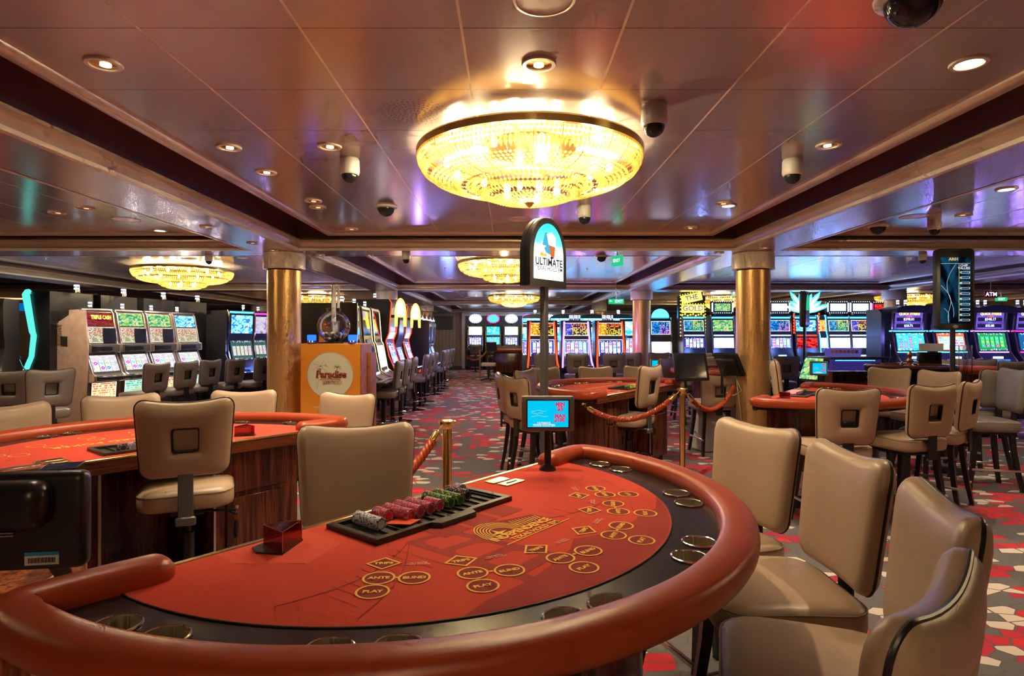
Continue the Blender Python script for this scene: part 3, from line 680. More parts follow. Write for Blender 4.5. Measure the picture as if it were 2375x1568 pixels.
for (px, py, lb, z) in ((1032, 622, 'sprinkler head in the ceiling bay beyond the cross soffit', Z_CEIL), (106, 596, 'sprinkler head under the left cross soffit', Z_SOFFIT), (1796, 622, 'sprinkler head right of the right gold column', Z_CEIL), (1362, 624, 'sprinkler head in the ceiling beyond the exit sign', Z_CEIL)):
    q = P(px, py, z); o = part('sprinkler', MB().cyl((0, 0, 0), (0, 0, -.035), .007, n=8).lathe([(.001, -.03), (.02, -.032), (.02, -.035), (.001, -.036)], 10).lathe([(.025, 0), (.022, -.006), (.001, -.008)], 12), M['steel'], None, (q.x, q.y, z)); tag(o, lb, 'sprinkler')

# ------------------------------------------------------------ seating
def bend(v, k=.42, flare=.52):
    x, y, z = v; x *= 1+.30*z
    return (x, y+k*x*x*1.0+.10*max(0, z)**2*-1, z+(flare*x*x if z > 0 else -.10*x*x)*(abs(z)/.2 if abs(z) < .2 else 1))
BW, BH = .455, .41
def back_mb():
    m = MB(); R = []
    for ins, d in ((0, 0), (.003, .016), (.014, .030), (.034, .038), (.08, .042), (.14, .043), (.19, .043)):
        R.append([(x, d, z) for x, z in rr(BW-2*ins, BH-2*ins, max(.008, .06-ins*.45))])
    loft(m, R, False, True)
    R = []
    for ins, d in ((0, 0), (.003, -.014), (.014, -.028), (.034, -.036)):
        R.append([(x, d, z) for x, z in rr(BW-2*ins, BH-2*ins, max(.008, .06-ins*.45))])
    a = rr(BW-.068, BH-.068, .045); b = rr(.125, .125, .012)
    for f, d in ((.3, -.043), (.6, -.045), (.85, -.038), (1.0, -.024)):
        R.append([(x0+(x1-x0)*f, d, (z0+(z1-z0)*f)+.0) for (x0, z0), (x1, z1) in zip(a, b)])
    R.append([(x*.98, .006, z*.98) for x, z in b])
    loft(m, R, False, True)
    m.v = [bend(v) for v in m.v]; return m
def back_piping():
    m = MB(); m.tube([bend((x, -.008, z)) for x, z in rr(BW-.004, BH-.004, .06, 9, 9)], .0052, 8, closed=True); return m
def handle_mb():
    m = MB(); o = rr(.132, .132, .014); R = [[(x, -.030, z) for x, z in o], [(x*.9, -.032, z*.9) for x, z in o], [(x*.9, .004, z*.9) for x, z in o], [(x, .004, z) for x, z in o]]
    loft(m, R+[R[0]], False, False); m.v = [bend(v) for v in m.v]; return m
def seat_mb(w=.48, d=.47, h=.105):
    m = MB(); R = []
    for ins, z in ((.02, 0), (.004, .012), (0, .035), (0, .07), (.008, .088), (.03, .100), (.07, .106), (.13, .108)):
        R.append([(x, y, z*h/.108) for x, y in rr(w-2*ins, d-2*ins, max(.01, .10-ins*.5))])
    loft(m, R); m.v = [(x, y, z+(.012-.10*(y-.02)**2 if z > .05 else 0)) for x, y, z in m.v]; return m
def seat_seam(w=.48, d=.47, h=.105): return MB().tube([(x, y, h*.80+.008-.10*(y-.02)**2) for x, y in rr(w-.004, d-.004, .10, 6, 5)], .003, 5, closed=True)
def add_back(t, leather, zc, y=-.235, tilt=.12):
    b = cpart('backrest', 'ch_back', back_mb, leather, t, (0, y, zc), (tilt, 0, 0), 50)
    cpart('piping', 'ch_pip', back_piping, M['black'], b)
    cpart('handle_frame', 'ch_hand', handle_mb, M['black'], b)
    return b
def table_chair(bx, by, face, label, group, leather=None, zt=1.10, seat=True):
    """four-legged counter chair; (bx, by) = middle of the backrest, face = direction the sitter looks (radians)"""
    lea = leather or M['tan']; rz = face-PI/2; zc = zt-BH/2-.012; dz = zc-.888
    t = thing('casino_chair', label, 'chair', (bx+.235*math.cos(face), by+.235*math.sin(face), 0), rz, group)
    add_back(t, lea, zc)
    s = cpart('seat', 'tc_seat', seat_mb, lea, t, (0, .02, .57), None, 50); cpart('seat_seam', 'tc_seam', seat_seam, M['seam'], s)
    cpart('back_support', ('tc_sup', round(dz, 2)), lambda: MB().box((0, -.235, .68+dz/2), (.085, .014, .34+dz), .004, 1).box((0, -.12, .555), (.085, .24, .014), .004, 1), M['black'], t)
    cpart('seat_frame', 'tc_frame', lambda: MB().box((0, .02, .555), (.36, .36, .03), .006, 1), M['black'], t)
    for sx in (-1, 1):
        for sy in (-1, 1):
            cpart('leg', ('tc_leg', sx, sy), lambda: leg_mb(sx, sy), M['black'], t)
    cpart('footrest', 'tc_foot', lambda: MB().box((0, .225, .24), (.36, .022, .022), .004, 1), M['steel'], t)
    for sx in (-1, 1): cpart('stretcher', ('tc_str', sx), lambda: MB().box((sx*.195, .01, .20), (.018, .42, .022), .004, 1), M['steel'], t)
    return t
def leg_mb(sx, sy):
    m = MB(); R = []
    for z, ox, oy, s in ((.545, .155, .155, .021), (.40, .162, .165, .020), (.2, .18, .19, .018), (.02, .198, .222, .016), (0, .198, .223, .017)):
        x, y = sx*ox, sy*oy+.02; R.append([(x+s, y+s, z), (x-s, y+s, z), (x-s, y-s, z), (x+s, y-s, z)])
    return loft(m, R)
def slot_stool(bx, by, face, label, group, zt=1.10, leather=None):
    lea = leather or M['grey_leather']; rz = face-PI/2; zc = zt-BH/2-.012
    t = thing('slot_stool', label, 'chair', (bx+.235*math.cos(face), by+.235*math.sin(face), 0), rz, group)
    add_back(t, lea, zc)
    cpart('seat', 'tc_seat', seat_mb, lea, t, (0, .02, .57), None, 50)
    cpart('back_support', 'ss_sup', lambda: MB().box((0, -.235, .68), (.085, .014, .34), .004, 1).box((0, -.12, .555), (.085, .24, .014), .004, 1), M['black'], t)
    cpart('pedestal', 'ss_ped', lambda: MB().lathe([(.035, .03), (.035, .50), (.06, .55), (.10, .565), (.10, .575)], 16), M['satin_black'], t)
    cpart('foot_ring', 'ss_ring', lambda: MB().tube([(.19*math.cos(a), .19*math.sin(a), .20) for a in [2*PI*i/24 for i in range(24)]], .010, 6, closed=True).cyl((-.19, 0, .20), (.19, 0, .20), .007, n=6).cyl((0, -.19, .20), (0, .19, .20), .007, n=6), M['chrome'], t)
    cpart('base_disc', 'ss_base', lambda: MB().lathe([(.001, 0), (.21, 0), (.21, .010), (.12, .026), (.045, .035), (.001, .035)], 28), M['chrome'], t)
    return t
def dealer_stool(bx, by, face, label, zt=1.20, sc=1.0):
    rz = face-PI/2; zc = zt-BH/2-.012; zs = zc-.365
    t = thing('dealer_stool', label, 'chair', (bx+.235*sc*math.cos(face), by+.235*sc*math.sin(face), 0), rz, 'swivel stools behind the tables'); t.scale = (sc, sc, sc)
    add_back(t, M['tan'], zc)
    s = cpart('seat', 'tc_seat', seat_mb, M['tan'], t, (0, .02, zs-.03), None, 50); cpart('seat_seam', 'tc_seam', seat_seam, M['seam'], s)
    cpart('back_support', ('ds_sup', zt), lambda: MB().box((0, -.237, zc-.24), (.075, .012, .36), .004, 1).box((0, -.12, zs-.06), (.075, .24, .014), .004, 1).box((0, -.235, zs-.075), (.10, .03, .05), .008, 1), M['grey_metal'], t)
    cpart('tilt_mechanism', ('ds_mech', zt), lambda: MB().box((0, 0, zs-.06), (.18, .2, .05), .01, 1), M['black'], t)
    cpart('lever', ('ds_lev', zt), lambda: MB().tube([(.05, -.05, zs-.07), (.20, -.10, zs-.075), (.26, -.11, zs-.10)], [.006, .006, .012], 6), M['satin_black'], t)
    cpart('lever', ('ds_lev2', zt), lambda: MB().tube([(.05, -.08, zs-.07), (.20, -.16, zs-.06), (.25, -.17, zs-.06)], [.006, .006, .012], 6), M['satin_black'], t)
    cpart('gas_column', ('ds_col', zt), lambda: MB().lathe([(.042, .10), (.042, .14), (.036, .30), (.036, zs-.20), (.020, zs-.195), (.020, zs-.08)], 18), M['satin_black'], t)
    cpart('foot_ring', 'ds_ring', lambda: MB().tube([(.23*math.cos(a), .23*math.sin(a), .27) for a in [2*PI*i/32 for i in range(32)]], .011, 8, closed=True).cyl((-.23, 0, .27), (.23, 0, .27), .008, n=6).cyl((0, -.23, .27), (0, .23, .27), .008, n=6), M['chrome'], t)
    for i in range(5):
        a = 2*PI*i/5+.4
        lg = cpart('base_arm', ('ds_arm', i), lambda: MB().tube([(.03*math.cos(a), .03*math.sin(a), .12), (.15*math.cos(a), .15*math.sin(a), .105), (.29*math.cos(a), .29*math.sin(a), .075)], [.028, .022, .016], 8), M['satin_black'], t)
        cpart('caster', ('ds_cas', i), lambda: MB().cyl((.29*math.cos(a)-.02*math.sin(a), .29*math.sin(a)+.02*math.cos(a), .03), (.29*math.cos(a)+.02*math.sin(a), .29*math.sin(a)-.02*math.cos(a), .03), .03, n=12), M['black'], lg)
    return t

# ------------------------------------------------------------ card tables
ZF = .93
CUPS = [167.5, 160, 136, 128.5, 105, 97.5, 75.5, 68.5, 48.5, 41.2, 21.7, 14]
def arc(r, a0, a1, n, cx=0, cy=0): return [(cx+r*math.cos(math.radians(a0+(a1-a0)*i/n)), cy+r*math.sin(math.radians(a0+(a1-a0)*i/n))) for i in range(n+1)]
def rail_mb():
    path = [(.80, .035), (.83, .032), (.92, .027), (.98, .024)]
    path += [(1.035, .028), (1.062, .045), (1.069, .10)]+arc(1.071, 8, 172, 60)+[(-1.069, .10), (-1.062, .045), (-1.035, .028)]+[(-.98, .024), (-.92, .027), (-.83, .032), (-.80, .035)]
    prof = [(.053*math.copysign(abs(math.cos(t))**.75, math.cos(t)), -.0+.041*math.copysign(abs(math.sin(t))**.75, math.sin(t))) for t in [2*PI*i/20 for i in range(20)]]
    n = len(path); m = MB()
    # rounded ends
    d0 = Vector((path[0][0]-path[1][0], path[0][1]-path[1][1])).normalized()
    ext = [(Vector(path[0])+d0*.045*math.sin(a), math.cos(a)) for a in (1.45, 1.2, .9, .55, .25)]
    full = [((e.x, e.y, .940), max(.08, s)) for e, s in ext]+[((x, y, .940), 1.0) for x, y in path]+[((-e.x, e.y, .940), max(.08, s)) for e, s in reversed(ext)]
    m.tube([p for p, s in full], [s for p, s in full], prof=prof, up=(0, 0, 1)); return m
def half_disc(r, y0=.0, n=48):
    a = math.degrees(math.asin(max(-1, min(1, y0/r)))); return [(x, y) for x, y in arc(r, a, 180-a, n)]
def table_top_mesh():
    me = MB().prism(half_disc(1.055, .0, 64), .875, .9285).mesh('table_top', M['rack'], False)
    ob = bpy.data.objects.new('x', me); C.objects.link(ob); cut = MB()
    for a in CUPS: cut.cyl((.968*math.cos(math.radians(a)), .968*math.sin(math.radians(a)), .85), (.968*math.cos(math.radians(a)), .968*math.sin(math.radians(a)), 1.0), .0445, n=32)
    co = bpy.data.objects.new('c', cut.mesh('c', M['rack'], False)); C.objects.link(co)
    md = ob.modifiers.new('b', 'BOOLEAN'); md.operation = 'DIFFERENCE'; md.object = co; md.solver = 'EXACT'
    bpy.context.view_layer.update(); dg = bpy.context.evaluated_depsgraph_get(); r = bpy.data.meshes.new_from_object(ob.evaluated_get(dg))
    bpy.data.objects.remove(ob); bpy.data.objects.remove(co); r.name = 'table_top'; return r
TOP = table_top_mesh()
G = D_ = None
def spots_mb(fine=True):
    global G, D_
    seats = []
    def oval(x, y, a, rot, rx=.0385, ry=.0375):
        g, d = G, D_
        o = [(rx*math.cos(t), ry*math.sin(t)) for t in [2*PI*i/28 for i in range(28)]]; i_ = [(q[0]*.86, q[1]*.86) for q in o]
        Mx = T(x, y, ZF+.0022) @ RZ(rot)
        gg = MB(); n = 28; gg.add([(*q, 0) for q in o]+[(*q, 0) for q in i_], [(k, (k+1) % n, n+(k+1) % n, n+k) for k in range(n)]); g.merge(gg.xf(Mx))
        dd = MB(); dd.add([(*q, -.0006) for q in i_], [tuple(range(n))]); d.merge(dd.xf(Mx))
    def word(s, x, y, rot, size, mb, z=ZF+.0024, sx=1.05, bold=.0009):
        mb.merge(text_mb(s, size, bold, .0001, sx=sx).xf(T(x, y, z) @ RZ(rot)))
    for th in (44, 63, 82.5, 101.5, 120, 136.5):
        g, d, p = MB(), MB(), MB(); G, D_ = g, d; d.cur = 1; p.cur = 2
        rt = {44: (.56, .65, .66, .725), 63: (.59, .675, .70, .753), 82.5: (.628, .715, .736, .796), 101.5: (.651, .741, .74, .823), 120: (.628, .72, .71, .805), 136.5: (.61, .706, .70, .79)}[th]
        tr = math.radians(th); rot = tr-PI/2+PI   # letters' up points to the dealer
        def pt(r, dth): a = tr+math.radians(dth); return r*math.cos(a), r*math.sin(a)
        x, y = pt(rt[0], 0)
        q = [(.045, 0), (0, .040), (-.045, 0), (0, -.040)]; qi = [(a*.82, b*.82) for a, b in q]; Mx = T(x, y, ZF+.0022) @ RZ(rot)
        g.merge(MB().add([(*a, 0) for a in q+qi], [(k, (k+1) % 4, 4+(k+1) % 4, 4+k) for k in range(4)]).xf(Mx)); d.merge(MB().add([(*a, -.0006) for a in qi], [(0, 1, 2, 3)]).xf(Mx))
        word('TRIPS', x, y, rot, .0185, g)
        xa, ya = pt(rt[1], 0); oval(xa, ya, 0, rot); word('ANTE', xa, ya, rot, .0185, g)
        xb, yb = pt(rt[2], 7.2); oval(xb, yb, 0, rot); word('BLIND', xb, yb, rot, .0185, g)
        xp, yp = pt(rt[3], -.3); oval(xp, yp, 0, rot); word('PLAY', xp, yp, rot, .0185, g)
        word('=', (xa+xb)/2, (ya+yb)/2, rot, .018, g)
        xu, yu = pt(rt[0]+.015, 8.6); word('ULTIMATE', xu-.0045*math.cos(tr), yu-.0045*math.sin(tr), rot, .0092, p, bold=.0002); word('PAIRS BONUS', xu+.0045*math.cos(tr), yu+.0045*math.sin(tr), rot, .0092, p, bold=.0002)
        n = 24; o = [(.024*math.cos(t), .015*math.sin(t)) for t in [2*PI*i/n for i in range(n)]]
        for k in range(n):
            if k % 12 in (1, 2, 3, 4): p.merge(MB().add([(*o[k], 0), (*o[(k+1) % n], 0), (o[(k+1) % n][0]*.95, o[(k+1) % n][1]*.92, 0), (o[k][0]*.95, o[k][1]*.92, 0)], [(0, 1, 2, 3)]).xf(T(xu, yu, ZF+.0022) @ RZ(rot)))
        d.mi = [1]*len(d.f); p.mi = [2]*len(p.f); seats.append(g.merge(d).merge(p))
    return seats
def logo_mb():
    """gold emblem: arch of fine rays with a star, two lettered lines"""
    g, d = MB(), MB()
    z = .0022
    n = 20
    for k, r in enumerate((.105, .095, .085, .075, .065, .055)):
        o = [(-.055+r*math.cos(t)*.75, .0+r*math.sin(t)) for t in [PI*i/n for i in range(n+1)]]; i_ = [(-.055+(r-.004)*math.cos(t)*.75, (r-.004)*math.sin(t)) for t in [PI*i/n for i in range(n+1)]]
        g.add([(*a, z) for a in o]+[(*a, z) for a in i_], [(q, q+1, n+2+q, n+1+q) for q in range(n)])
    d.add([(-.13, 0, z-.0008), (.13, 0, z-.0008), (.13, .05, z-.0008), (.06, .07, z-.0008), (-.02, .10, z-.0008), (-.08, .10, z-.0008), (-.13, .05, z-.0008)], [tuple(range(7))])
    for k in range(9):
        x = .02+k*.012; g.add([(x, .005, z), (x+.005, .005, z), (x+.012, .06-.003*k, z), (x+.009, .06-.003*k, z)], [(0, 1, 2, 3)])
    st = [((.034 if i % 2 == 0 else .009)*math.sin(PI*i/4), (.034 if i % 2 == 0 else .009)*math.cos(PI*i/4)) for i in range(8)]
    g.add([(-.07+a, .012+b, z+.0004) for a, b in st], [tuple(range(8))])
    g.merge(text_mb('INDEPENDENCE', .042, .0016, .0001, sx=.86).xf(T(.0, -.018, z))); g.merge(text_mb('TEXAS HOLD \'EM', .028, .0008, .0001, sx=1.0).xf(T(.02, -.052, z)))
    g.add([(-.13, -.07, z), (.17, -.07, z), (.17, -.066, z), (-.13, -.066, z)], [(0, 1, 2, 3)])
    Mx = T(-.025, .475, ZF) @ RZ(PI)
    return g.xf(Mx), d.xf(Mx)
def bridge_mb():
    """faint darker print of a bridge tower, cables and a hill"""
    m = MB(); z = ZF+.0012
    zz = [ZF+.0010]
    def strip(a, b, w0, w1=None):
        zz[0] += .000015; z = zz[0]
        a, b = Vector(a), Vector(b); w1 = w0 if w1 is None else w1; d = (b-a).normalized(); nrm = Vector((-d.y, d.x)); m.add([(*(a+nrm*w0), z), (*(a-nrm*w0), z), (*(b-nrm*w1), z), (*(b+nrm*w1), z)], [(0, 1, 2, 3)])
    a0, b0 = Vector((.125, .335)), Vector((.075, .77)); a1, b1 = Vector((.255, .315)), Vector((.245, .78))
    strip(a0, b0, .013, .020); strip(a1, b1, .013, .020)
    for f, w in ((.02, .012), (.27, .014), (.52, .017), (.78, .022)): strip(a0.lerp(b0, f), a1.lerp(b1, f), w)
    for f in (.06, .31, .56): 
        for s, e in ((a0, a1), (a1, a0)):
            p = s.lerp(b0 if s is a0 else b1, f); q = e.lerp(b1 if s is a0 else b0, f); v = p.lerp(q, .22); zz[0] += .000015; z = zz[0]; m.add([(*p, z), (*v, z), (*p.lerp((b0 if s is a0 else b1), .10), z)], [(0, 1, 2)])
    for (s, e, c) in ((a0, (-.62, .50), .10), (a1, (.70, .40), .06), (a1, (.62, .58), .04)):
        s = Vector(s); e = Vector(e); pr = s
        for i in range(1, 13):
            f = i/12; q = s.lerp(e, f)+Vector((0, c*math.sin(PI*f))); strip(pr, q, .0016); pr = q
    for i in range(9): x = .32+i*.035; strip((x, .335+.01*i), (x-.01, .50+.005*i), .0008)
    for i in range(12): x = .06-i*.045; strip((x, .36+.012*i), (x+.01, .52+.006*i), .0008)
    hill = [(x, y) for x, y in arc(.878, 57, 134, 30)]+[(-.56, .66), (-.47, .70), (-.38, .69), (-.30, .71), (-.22, .685), (-.13, .69), (-.05, .655), (.02, .69), (.10, .71), (.20, .725), (.30, .73), (.40, .725)]
    m.add([(x, y, ZF+.0009) for x, y in hill], [tuple(range(len(hill)))])
    return m
def squares_mb():
    m = MB(); z = ZF+.0014
    for a in (-.185, -.060, .065): m.add([(a, .285, z), (a+.105, .285, z), (a+.105, .372, z), (a, .372, z)], [(0, 1, 2, 3)])
    return m
def tray_mb():
    m = MB(); W, D = .29, .265; y0 = .005; z1 = ZF+.014; z0 = ZF-.0+.0005
    o = [(-W, y0), (-W, y0+D-.03), (-.09, y0+D-.03), (-.075, y0+D), (.075, y0+D), (.09, y0+D-.03), (W, y0+D-.03), (W, y0)]
    i_ = [(-W+.022, y0+.02), (-W+.022, y0+D-.055), (-.10, y0+D-.055), (-.08, y0+D-.045), (.08, y0+D-.045), (.10, y0+D-.055), (W-.022, y0+D-.055), (W-.022, y0+.02)]
    n = 8
    R = [[(x, y, z0) for x, y in o], [(x, y, z1) for x, y in o], [(x*.99, y0+.012+(y-y0)*.95, z1+.003) for x, y in o], [(x, y, z1+.001) for x, y in i_], [(x, y, ZF+.003) for x, y in i_]]
    loft(m, R, False, True)
    for k in range(13):
        x = -W+.03+k*(2*W-.06)/12; m.box((x, y0+.115, ZF+.006), (.004, .19, .008))
    return m
CHIPC = {'white': ((.80, .76, .68), (.04, .12, .45)), 'red': ((.62, .03, .03), (.35, .40, .75)), 'green': ((.02, .11, .05), (.45, .55, .05)), 'black': ((.02, .02, .02), (.55, .30, .40)), 'lilac': ((.30, .22, .30), (.65, .55, .6)), 'pink': ((.80, .22, .28), (.9, .75, .75))}
for k, (a, b) in CHIPC.items(): M['chip_'+k] = simple('chip_'+k, a, .45); M['chipspot_'+k] = simple('chip_spot_'+k, b, .45)
CR, CT = .0195, .0036
def chip_mesh(col):
    m = MB(); n = 24
    for i in range(n):
        a0, a1 = 2*PI*i/n, 2*PI*(i+1)/n; mi = 1 if i % 4 == 0 else 0; h = CT/2*.94
        q = [(CR*math.cos(a), CR*math.sin(a)) for a in (a0, a1)]; p = [(x*.78, y*.78) for x, y in q]
        m.add([(*q[0], -h), (*q[1], -h), (*q[1], h), (*q[0], h)], [(0, 1, 2, 3)], mi)
        for s in (-h, h): m.add([(*q[0], s), (*q[1], s), (*p[1], s), (*p[0], s)], [(0, 1, 2, 3)], mi)
        for s in (-h, h): m.add([(*p[0], s), (*p[1], s), (p[1][0]*.85, p[1][1]*.85, s), (p[0][0]*.85, p[0][1]*.85, s)], [(0, 1, 2, 3)], 1)
        for s in (-h, h): m.add([(p[0][0]*.85, p[0][1]*.85, s), (p[1][0]*.85, p[1][1]*.85, s), (0, 0, s)], [(0, 1, 2)], 0)
    return m.mesh('poker_chip', [M['chip_'+col], M['chipspot_'+col]], False)
def chips_row(tm, x, y0, n, col, label, group):
    """chips lying on edge in a tray groove; tm = table matrix"""
    me = cached(('chip', col), lambda: chip_mesh(col))
    for i in range(n):
        o = bpy.data.objects.new('poker_chip', me); C.objects.link(o)
        o.matrix_world = tm @ T(x+random.uniform(-.0006, .0006), y0+i*CT, ZF+.003+CR) @ RX(PI/2+random.uniform(-.04, .04)) @ RZ(random.uniform(0, 6.28))
        tag(o, label, 'poker chip', group)
def card_table(x, y, rz, label, prints=True, fold=False):
    t = thing('card_table', label, 'card table', (x, y, 0), rz, 'half-round red card tables')
    tm = T(x, y, 0) @ RZ(rz)
    cpart('armrest', 'tb_rail', rail_mb, M['rail'], t, ang=80)
    top = mobj('table_top', TOP, t)
    cpart('edge_band', 'tb_edge', lambda: MB().box((0, -.004, .888), (1.96, .03, .062), .004, 1), M['woodedge'], t)
    cpart('edge_trim', 'tb_trim', lambda: MB().box((0, -.012, .926), (1.60, .022, .012), .003, 1), M['brass'], t)
    f = cpart('felt', 'tb_felt', lambda: MB().prism([(x_, y_) for x_, y_ in half_disc(.882, .0)], ZF-.001, ZF+.0006), M['felt'], t)
    cpart('felt_piping', 'tb_fp', lambda: MB().tube([(x_, y_, ZF) for x_, y_ in half_disc(.884, .0)], .0022, 5), M['gap'], t)
    for k, a in enumerate(CUPS):
        ch_ = cpart('cup_holder', 'tb_cup', lambda: MB().lathe([(.001, -.053), (.037, -.053), (.041, -.048), (.0425, .001)], 32), M['cupsteel'], t, (.968*math.cos(math.radians(a)), .968*math.sin(math.radians(a)), ZF)); cpart('rim', 'tb_cuprim', lambda: MB().lathe([(.0420, .0), (.0425, .003), (.0450, .0045), (.0480, .003), (.0488, .0)], 32), M['chrome'], ch_)
    cpart('chip_tray', 'tb_tray', tray_mb, M['tray'], t, (.045, .035, 0))
    if prints:
        if 'spm' not in CACHE:
            lg, ld = logo_mb(); lg.merge(MB().add(ld.v, ld.f, 1))
            CACHE['spm'] = [('betting_spot', m_.mesh('betting_spot', [M['gold_print'], M['dark_print'], M['pink_print']], False)) for m_ in spots_mb()]+[('logo', lg.mesh('logo', [M['gold_print'], M['dark_print']], False)), ('bridge_print', bridge_mb().mesh('bridge_print', M['shade_print'], False)), ('card_squares', squares_mb().mesh('card_squares', M['shade_print'], False))]
        for nm, me in CACHE['spm']: mobj(nm, me, f)
        cpart('coloured_patch', 'tb_patch', lambda: MB().add([(.64, .004, ZF+.0010), (.38, .004, ZF+.0010), (.38, .18, ZF+.0010), (.52, .24, ZF+.0010), (.64, .10, ZF+.0010)], [(0, 1, 2, 3, 4)]), M['orange_felt'], f)
    else:
        for th in (38, 59, 80, 100, 121, 142):
            def ring():
                m = MB()
                for r in (.62, .72):
                    cx_, cy_ = r*math.cos(math.radians(th)), r*math.sin(math.radians(th)); n = 20
                    m.add([(cx_+.042*math.cos(2*PI*i/n), cy_+.042*math.sin(2*PI*i/n), ZF+.0018) for i in range(n)]+[(cx_+.037*math.cos(2*PI*i/n), cy_+.037*math.sin(2*PI*i/n), ZF+.0018) for i in range(n)], [(k_, (k_+1) % n, n+(k_+1) % n, n+k_) for k_ in range(n)])
                return m
            cpart('betting_spot', ('tb_marks2', th), ring, M['gold_print'], f)
        cpart('game_lettering', 'tb_gl', lambda: text_mb('THREE CARD POKER', .075, .002, .0001).xf(T(0, .47, ZF+.0018) @ RZ(PI)), M['gold_print'], f)
    # slot plates
    def plates():
        m = MB()
        m.box((-.425, .055, ZF+.003), (.10, .05, .004), .0015, 1).box((-.435, .118, ZF+.003), (.11, .05, .004), .0015, 1); return m
    cpart('drop_slot_plate', 'tb_plate', plates, M['brass'], t)
    cpart('slot_opening', 'tb_slotop', lambda: MB().box((-.435, .118, ZF+.0055), (.06, .006, .002)), M['gap'], t)
    # base
    def base():
        m = MB()
        p = [(q[0], q[1]+.04) for q in half_disc(.76, .0, 40)]
        inner = [(-.26, .04), (-.26, .42), (.26, .42), (.26, .04)]
        poly = p+inner
        m.prism(poly, .12, .874); return m
    cpart('base', 'tb_base', base, M['wood'], t)
    cpart('plinth', 'tb_plinth', lambda: MB().prism([(q[0], q[1]+.07) for q in half_disc(.70, .0, 40)], .0, .121), M['gap'], t)
    cpart('kick_plate', 'tb_kick', lambda: MB().add([(q[0], q[1]+.04, z) for z in (.12, .33) for q in half_disc(.764, .0, 40)], [(i, i+1, 42+i, 41+i) for i in range(40)]), M['steel'], t)
    for sx in (-1, 1):
        d = cpart('door', ('tb_door', sx), lambda: MB().box((sx*.50, .032, .38), (.34, .016, .46), .003, 1), M['wood'], t)
        cpart('handle', ('tb_hdl', sx), lambda: MB().box((sx*.38, .018, .44), (.018, .014, .10), .005, 1), M['black'], d)
        cpart('lock', ('tb_lock', sx), lambda: MB().cyl((sx*.38, .026, .56), (sx*.38, .016, .56), .011, n=14), M['chrome'], d)
        cpart('panel', ('tb_pan', sx), lambda: MB().box((sx*.50, .034, .745), (.40, .012, .22), .003, 1), M['wood'], t)
        cpart('edge_strip', ('tb_str', sx), lambda: MB().box((sx*.265, .035, .50), (.014, .022, .74), .002, 1), M['steel'], t)
    return t, tm
RZ_A = -math.radians(129.36)
t1, TM1 = card_table(-.358, 2.052, RZ_A, 'large foreground card table with red felt, betting spots and brown padded armrest')
t2, TM2 = card_table(-1.72, 2.98, math.radians(50.9), 'card table at the left behind the foreground table, with a white label plate', False)
t3, TM3 = card_table(1.41, 6.37, math.radians(52.3), 'card table in the middle distance with a rope hooked under its armrest', False)
t4, TM4 = card_table(2.70, 5.9, -math.radians(127.6), 'card table on the right in front of the thick gold column', False)
t5, TM5 = card_table(3.72, 9.5, math.radians(52), 'card table half hidden behind the right gold column', False)

# chips: rows in the trays
GX = lambda k: .045-.26+(k+.5)*(.52/12)
G1 = 'chips in the tray of the foreground table'
for (k, y0, n, col, lb) in (
    (.252, .078, 32, 'white', 'white chip with blue edge spots in the nearest row of the foreground tray'),
    (.187, .085, 17, 'red', 'red chip in the short row beside the white row of the foreground tray'),
    (.141, .078, 33, 'red', 'red chip in the longest red row, beside the orange card, foreground tray'),
    (.097, .078, 31, 'red', 'red chip in the third red row of the foreground tray'),
    (.053, .078, 31, 'red', 'red chip in the fourth red row of the foreground tray'),
    (.009, .120, 18, 'red', 'red chip in the farthest red row, next to the green rows, foreground tray'),
    (-.036, .068, 34, 'green', 'green chip in the first green row after the red rows, foreground tray'),
    (-.080, .068, 34, 'green', 'green chip in the second green row of the foreground tray'),
    (-.137, .070, 27, 'black', 'black chip with pink edge spots in the row beyond the green, foreground tray'),
    (-.180, .070, 9, 'lilac', 'lilac chip in the farthest short row of the foreground tray')):
    chips_row(TM1, k, y0, n, col, lb, G1)
for (k, y0, n, col, lb) in ((1, .08, 10, 'black', 'black chip in the left row of the tray on the left table'), (2, .08, 10, 'lilac', 'lilac chip in the second row of the tray on the left table'), (3, .075, 13, 'green', 'green chip in the first green row of the tray on the left table'),
                            (4, .075, 13, 'green', 'green chip in the second green row of the tray on the left table'), (5, .075, 13, 'green', 'green chip in the third green row of the tray on the left table')):
    chips_row(TM2, GX(k), y0, n, col, lb, 'chips in the tray of the left table')
def chip_heap(tm, rows, label, name='poker_chips'):
    m = MB(); cur = [M['chip_green'], M['chip_pink'], M['chipspot_pink'], M['chipspot_green']]
    for k, n, mi in rows:
        for i in range(n):
            o = MB().cyl((GX(k), .075+i*CT, ZF+.003+CR), (GX(k), .075+(i+.93)*CT, ZF+.003+CR), CR, n=14, mi=mi if i % 4 else mi+(1 if mi == 1 else 3)*1 if mi == 1 else (mi if i % 4 else 3)); m.merge(o)
    o = m.mesh(name, cur, False); ob = mobj(name, o); ob.matrix_world = tm; tag(ob, label, 'poker chips', None, 'stuff')
chip_heap(TM3, [(2, 20, 0), (3, 20, 0), (4, 22, 0), (5, 24, 1), (6, 24, 1), (7, 24, 1)], 'green and pink chips packed in the tray of the middle table')
chip_heap(TM4, [(k, 26, 1 if k > 3 else 0) for k in range(1, 11)], 'pink and green chips packed in the tray of the right table')
